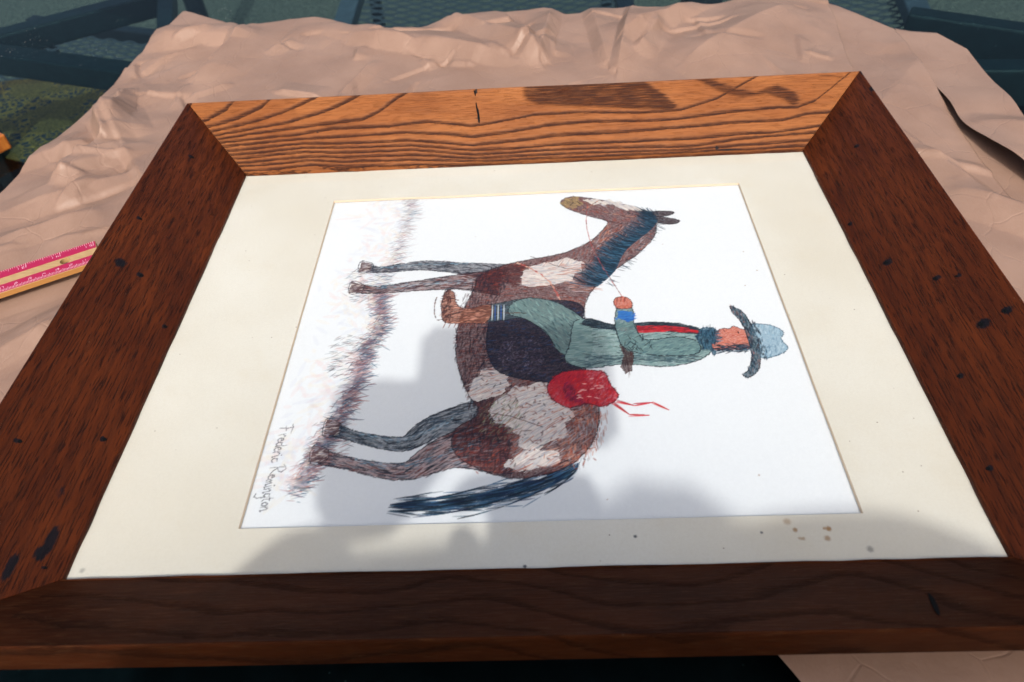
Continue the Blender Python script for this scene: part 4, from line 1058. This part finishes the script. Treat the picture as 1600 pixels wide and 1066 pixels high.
paper0 = np.array([.765, .79, .81])
img = paper0 * np.clip(img / paper0, .002, 1.1) ** 1.42        # press the pencil harder
Pp = np.empty((NU, NV, 3))
inset = .002
Pp[..., 0] = PX0 - inset + uu * (PW + 2 * inset); Pp[..., 1] = PY0 - inset + vv_ * (PH + 2 * inset)
Pp[..., 2] = -.0023 + .0002 * vnoise(uu * 3, vv_ * 3, 90)
me = grid_mesh('print_sheet', Pp)
attr(me, 'ink', np.concatenate([np.clip(img, 0, 1), np.ones((NU, NV, 1))], -1), 'FLOAT_COLOR')
k = NT('printed_paper'); v = k.coord(); n = k.noise(v, 1100, 2, .6)
M_PRINT = k.set(color=k.attr('ink', 'Color'), rough=.7, spec=.25, normal=k.bump(n, .00006, .6))
o = link('print_sheet', me, M_PRINT, pf, smooth=True)
o['label'] = 'white sheet with a coloured pencil drawing of a rider on horseback, turned on its side'

k = NT('picture_glass')
tr = k.n.new('ShaderNodeBsdfTransparent'); tr.inputs[0].default_value = (.97, .98, .98, 1)
gl = k.n.new('ShaderNodeBsdfGlossy'); gl.inputs['Roughness'].default_value = .04
FR = k.schlick(.022)
mx = k.n.new('ShaderNodeMixShader'); k.l.new(FR, mx.inputs[0]); k.l.new(tr.outputs[0], mx.inputs[1]); k.l.new(gl.outputs[0], mx.inputs[2])
k.l.new(mx.outputs[0], k.out.inputs[0])
bm = bmesh.new(); bmesh.ops.create_cube(bm, size=1); bmesh.ops.scale(bm, vec=(W - .0007, H - .0007, .0010), verts=bm.verts)
bmesh.ops.translate(bm, vec=(W / 2, H / 2, .0004), verts=bm.verts)
me = D.meshes.new('glass_pane'); bm.to_mesh(me); link('glass_pane', me, k.m, pf)

# ------------------------------------------------------------------ wooden ruler slipped under the frame's left side
rl = empty('ruler', (-.15, .26, -.012))
tag(rl, 'wooden ruler with two magenta scale bands, lying under the left side of the frame', 'ruler')
a0 = np.array([-.1686, .2643]); a1 = np.array([-.1078, .2984]); rd = (a1 - a0) / np.linalg.norm(a1 - a0); rn = np.array([rd[1], -rd[0]])
RWID = .0300; TIP = a1 + rd * .0018
RLEN = .33; ZR0, ZR1 = -.0078, -.0036
def rp(l_, w_, z): p = TIP - rd * l_ + rn * w_; return (p[0], p[1], z)    # l from the tip, w from the far edge
k = NT('ruler_beech'); v = k.coord(); n = k.noise(v, 1, 3, .6, stretch=(90, 420, 90))
M_RW = k.set(color=k.mix(k.step(n, .3, .7), (.42, .27, .115), (.50, .34, .16)), rough=.4, coat=.3)
k = NT('ruler_magenta'); M_RM = k.set(color=(.40, .006, .062), rough=.35, coat=.3)
k = NT('ruler_edge_wood'); M_RE = k.set(color=(.42, .20, .055), rough=.5)
k = NT('ruler_pale_print'); M_RP = k.set(color=(.85, .55, .66), rough=.5)
# body: slab with a bored hole
bm = bmesh.new()
hl, hw, hr = .0245, .0148, .0040
ring_t = [bm.verts.new(rp(hl + hr * math.cos(a), hw + hr * math.sin(a), ZR1)) for a in np.linspace(0, 2 * math.pi, 20, endpoint=False)]
ring_b = [bm.verts.new((v_.co.x, v_.co.y, ZR0)) for v_ in ring_t]
def rectpt(i, z):
    a = 2 * math.pi * i / 20; c_, s_ = math.cos(a), math.sin(a); m = max(abs(c_), abs(s_)); return rp(hl + .0068 * c_ / m, hw + .0068 * s_ / m, z)
sq_t = [bm.verts.new(rectpt(i, ZR1)) for i in range(20)]
for i in range(20):
    j = (i + 1) % 20
    bm.faces.new([ring_t[i], ring_t[j], sq_t[j], sq_t[i]]); bm.faces.new([ring_t[j], ring_t[i], ring_b[i], ring_b[j]])
def quad(l0, l1, w0, w1, z): bm.faces.new([bm.verts.new(rp(*q, z)) for q in ((l0, w0), (l1, w0), (l1, w1), (l0, w1))])
quad(0, hl - .0068, 0, RWID, ZR1); quad(hl + .0068, RLEN, 0, RWID, ZR1); quad(hl - .0068, hl + .0068, 0, hw - .0068, ZR1); quad(hl - .0068, hl + .0068, hw + .0068, RWID, ZR1)
for (p, q) in (((0, 0), (RLEN, 0)), ((RLEN, 0), (RLEN, RWID)), ((RLEN, RWID), (0, RWID)), ((0, RWID), (0, 0))):
    f = bm.faces.new([bm.verts.new(rp(*p, ZR1)), bm.verts.new(rp(*q, ZR1)), bm.verts.new(rp(*q, ZR0)), bm.verts.new(rp(*p, ZR0))]); f.material_index = 1
bmesh.ops.remove_doubles(bm, verts=bm.verts, dist=1e-6); bmesh.ops.recalc_face_normals(bm, faces=bm.faces)
me = D.meshes.new('ruler_body'); bm.to_mesh(me); o = link('ruler_body', me, M_RW, rl); me.materials.append(M_RE)
def slab(name, l0, l1, w0, w1, z0, z1, mat):
    V = [rp(l, w_, z) for z in (z0, z1) for l, w_ in ((l0, w0), (l1, w0), (l1, w1), (l0, w1))]
    return link(name, mesh(name, V, [(4, 5, 6, 7), (0, 1, 5, 4), (1, 2, 6, 5), (2, 3, 7, 6), (3, 0, 4, 7)]), mat, rl)
slab('scale_band', .0002, RLEN - .0002, .0004, .0100, ZR1, ZR1 + .00015, M_RM)
slab('scale_band', .0002, RLEN - .0002, .0190, RWID - .0010, ZR1, ZR1 + .00015, M_RM)
V = []; F = []
zt_ = ZR1 + .00028
def tick(l, w0, w1, t=.00016):
    t *= .75
    b = len(V); V.extend([rp(l - t, w0, zt_), rp(l + t, w0, zt_), rp(l + t, w1, zt_), rp(l - t, w1, zt_)]); F.append((b, b + 1, b + 2, b + 3))
q = 0
while .0018 + q * .0254 / 16 < RLEN - .002:
    l = .0018 + q * .0254 / 16; h_ = .0062 if q % 16 == 0 else .0036 if q % 8 == 0 else .0028 if q % 4 == 0 else .0019
    tick(l, .0006, .0006 + h_, .00024 if q % 16 == 0 else .00017); q += 1
q = 0
while .0020 + q * .001 < RLEN - .002:
    l = .0020 + q * .001; h_ = .0062 if q % 10 == 0 else .0042 if q % 5 == 0 else .0030
    tick(l, RWID - .0014 - h_, RWID - .0014, .00017); q += 1
# seven-stroke digits, read from the frame side as in the photo
SEG = {'0': 'abcdef', '1': 'bc', '2': 'abged', '3': 'abgcd', '4': 'fgbc', '5': 'afgcd', '6': 'afgedc', '7': 'abc', '8': 'abcdefg', '9': 'abcdfg'}
SP = {'a': ((0, 2), (1, 2)), 'b': ((1, 2), (1, 1)), 'c': ((1, 1), (1, 0)), 'd': ((0, 0), (1, 0)), 'e': ((0, 1), (0, 0)), 'f': ((0, 2), (0, 1)), 'g': ((0, 1), (1, 1))}
def digit(ch, l, w_, sz, flip):
    for s_ in SEG[ch]:
        (x0, y0), (x1, y1) = SP[s_]
        x0, x1 = x0 * sz, x1 * sz; y0, y1 = y0 * sz * .8, y1 * sz * .8
        if flip: A0, A1 = (l - x0, w_ - y0), (l - x1, w_ - y1)     # upright for the viewer: left is larger l
        else: A0, A1 = (l + x0, w_ + y0), (l + x1, w_ + y1)
        dx, dy = A1[0] - A0[0], A1[1] - A0[1]; L_ = math.hypot(dx, dy); nx_, ny_ = -dy / L_ * .00017, dx / L_ * .00017
        b = len(V); V.extend([rp(A0[0] + nx_, A0[1] + ny_, zt_), rp(A1[0] + nx_, A1[1] + ny_, zt_), rp(A1[0] - nx_, A1[1] - ny_, zt_), rp(A0[0] - nx_, A0[1] - ny_, zt_)]); F.append((b, b + 1, b + 2, b + 3))
for q in range(12):
    l = .0018 + q * .0254
    for j, ch in enumerate(str(15 - q)): digit(ch, l + .0016 + (1.9 - j * 1.9) * .0017 if False else l + .0012 + (len(str(15 - q)) - 1 - j) * .0028, .0040, .0016, False)
for q in range(1, 32):
    l = .0020 + q * .01
    digit(str(q % 10), l - .0008, RWID - .0060, .0012, True)
o = link('scale_print', mesh('scale_print', V, F), M_RP, rl); o['kind'] = 'stuff'

# ------------------------------------------------------------------ the photographer, standing at the near side of the table behind the camera
ph = empty('person', (.33, -.62, GZ))
tag(ph, 'person in a dark jacket at the table\'s near side, both hands holding a camera', 'person')
k = NT('jacket_cloth'); v = k.coord(); n = k.noise(v, 120, 3); M_J = k.set(color=k.mix(n, (.03, .035, .05), (.06, .065, .08)), rough=.9)
k = NT('skin'); v = k.coord(); n = k.noise(v, 60, 3); M_SK = k.set(color=k.mix(n, (.50, .28, .20), (.58, .35, .26)), rough=.5)
k = NT('dark_hair'); v = k.coord(); n = k.noise(v, 200, 3); M_HR = k.set(color=k.mix(n, (.02, .014, .01), (.05, .035, .025)), rough=.6)
k = NT('camera_body'); v = k.coord(); n = k.noise(v, 400, 2); M_CB = k.set(color=(.015, .015, .017), rough=.5, normal=k.bump(n, .0003))

def ensure_skin(name, nodes, edges, mat, parent, lv=2):
    bm = bmesh.new(); lay = bm.verts.layers.skin.verify()
    vs_ = []
    for i, (p, r_) in enumerate(nodes):
        v_ = bm.verts.new(p); v_[lay].radius = r_ if isinstance(r_, tuple) else (r_, r_); v_[lay].use_root = (i == 0); vs_.append(v_)
    for a, b in edges: bm.edges.new((vs_[a], vs_[b]))
    me = D.meshes.new(name); bm.to_mesh(me); bm.free()
    o = link(name, me, mat, parent)
    m = o.modifiers.new('skin', 'SKIN'); m.use_smooth_shade = True
    s_ = o.modifiers.new('sub', 'SUBSURF'); s_.levels = s_.render_levels = lv
    return o
PXc, PYc = .36, -.68
Zf = GZ
WR = {-1: (.168, -.300, .356), 1: (.272, -.335, .315)}
body_n = [((PXc - .06, PYc, Zf + .86), (.165, .12)), ((PXc - .08, PYc + .06, Zf + 1.0), (.16, .11)), ((PXc - .07, PYc + .14, Zf + 1.16), (.17, .10)), ((PXc - .04, PYc + .14, Zf + 1.25), (.09, .07)),
          ((PXc - .235, PYc + .18, Zf + 1.23), .056), ((PXc - .285, PYc + .25, Zf + 1.08), .046), (WR[-1], .040),
          ((PXc + .118, PYc + .185, Zf + 1.25), .056), ((PXc + .16, PYc + .24, Zf + 1.10), .052), (WR[1], .042),
          ((PXc - .09, PYc, Zf + .76), .09), ((PXc - .10, PYc + .03, Zf + .44), .060), ((PXc - .10, PYc - .01, Zf + .08), .042),
          ((PXc + .09, PYc, Zf + .76), .09), ((PXc + .10, PYc + .03, Zf + .44), .060), ((PXc + .10, PYc - .01, Zf + .08), .042),
          ((PXc - .10, PYc + .12, Zf + .04), .036), ((PXc + .10, PYc + .12, Zf + .04), .036),
          ((PXc - .02, PYc + .02, Zf + 1.31), .048)]
ensure_skin('body', body_n, [(0, 1), (1, 2), (2, 3), (3, 4), (4, 5), (5, 6), (3, 7), (7, 8), (8, 9), (0, 10), (10, 11), (11, 12), (0, 13), (13, 14), (14, 15), (12, 16), (15, 17), (3, 18)], M_J, ph)
# head: shaped ellipsoid with brow, nose, chin; bowed towards the table
bm = bmesh.new(); bmesh.ops.create_uvsphere(bm, u_segments=32, v_segments=24, radius=1)
for v_ in bm.verts:
    x, y, z = v_.co
    sx = .074 * (1 - .18 * max(0, -z)); sy = .095; sz = .118
    y2 = y * sy; 
    if y > 0:
        y2 += .018 * math.exp(-((x / .16) ** 2 + ((z + .08) / .16) ** 2)) + .006 * math.exp(-((x / .3) ** 2 + ((z + .62) / .15) ** 2))
        y2 -= .007 * math.exp(-(((abs(x) - .36) / .14) ** 2 + ((z - .1) / .1) ** 2)) + .004 * math.exp(-((x / .3) ** 2 + ((z + .42) / .05) ** 2))
    v_.co = (x * sx, y2, z * sz)
mh = Matrix.Translation((PXc - .010, PYc - .012, Zf + 1.38)) @ Matrix.Rotation(R(-32), 4, 'X')
bm.transform(mh); me = D.meshes.new('head'); bm.to_mesh(me); bm.free(); hd = link('head', me, M_SK, ph, smooth=True)
bm = bmesh.new(); bmesh.ops.create_uvsphere(bm, u_segments=32, v_segments=20, radius=1)
bmesh.ops.delete(bm, geom=[v_ for v_ in bm.verts if (v_.co.z < .28 and v_.co.y > -.1) or v_.co.z < -.55], context='VERTS')
for v_ in bm.verts:
    f_ = 1 + .03 * math.sin(17 * v_.co.x) * math.cos(13 * v_.co.y); v_.co = (v_.co.x * .082 * f_, v_.co.y * .104 * f_, v_.co.z * .128 * f_)
bm.transform(mh); me = D.meshes.new('hair'); bm.to_mesh(me); bm.free(); link('hair', me, M_HR, ph, smooth=True)
for sx in (-1, 1):
    bm = bmesh.new(); bmesh.ops.create_uvsphere(bm, u_segments=12, v_segments=8, radius=1); bmesh.ops.scale(bm, vec=(.008, .018, .03), verts=bm.verts)
    bm.transform(mh @ Matrix.Translation((sx * .074, -.005, -.01))); me = D.meshes.new('ear'); bm.to_mesh(me); link('ear', me, M_SK, ph, smooth=True)
    wrist = Vector(WR[sx])
    palm = wrist + Vector((.004 * -sx, .06, .012))
    ns = [(tuple(wrist), (.028, .022)), (tuple((wrist + palm) / 2), (.034, .016)), (tuple(palm), (.036, .014))]; ed = [(0, 1), (1, 2)]
    for fi, (off, ln_) in enumerate(((-.027, .036), (-.009, .042), (.009, .040), (.026, .032))):
        b = palm + Vector((off, .008, .004)); i0 = len(ns)
        ns += [(tuple(b + Vector((0, ln_ * .45, .010))), .0085), (tuple(b + Vector((-sx * .012, ln_ * .8, -.006))), .0078), (tuple(b + Vector((-sx * .022, ln_ * .9, -.022))), .007)]
        ed += [(2, i0), (i0, i0 + 1), (i0 + 1, i0 + 2)]
    i0 = len(ns); ns += [(tuple(wrist + Vector((-sx * .035, .045, .004))), .011), (tuple(wrist + Vector((-sx * .052, .075, .006))), .009)]; ed += [(1, i0), (i0, i0 + 1)]
    ensure_skin('hand', ns, ed, M_SK, ph, 1)

# the hand-held camera, held just behind the viewpoint
hc = empty('handheld_camera', tuple(CAM + np.array([0, -.03, 0])))
tag(hc, 'black compact camera held in both hands of the person at the near side', 'camera')
cb = Matrix(((A[0][0], -A[1][0], -A[2][0], CAM[0]), (A[0][1], -A[1][1], -A[2][1], CAM[1]), (A[0][2], -A[1][2], -A[2][2], CAM[2]), (0, 0, 0, 1)))
bm = bmesh.new(); bmesh.ops.create_cube(bm, size=1); bmesh.ops.scale(bm, vec=(.125, .075, .032), verts=bm.verts)
bmesh.ops.bevel(bm, geom=bm.edges[:], offset=.006, segments=3, affect='EDGES'); bmesh.ops.translate(bm, vec=(0, 0, .035), verts=bm.verts)
bm.transform(cb); me = D.meshes.new('camera_body'); bm.to_mesh(me); link('camera_body', me, M_CB, hc)
bm = bmesh.new(); bmesh.ops.create_cone(bm, cap_ends=True, segments=32, radius1=.028, radius2=.026, depth=.015)
bmesh.ops.translate(bm, vec=(0, 0, .012), verts=bm.verts); bm.transform(cb); me = D.meshes.new('lens'); bm.to_mesh(me); link('lens', me, M_CB, hc)
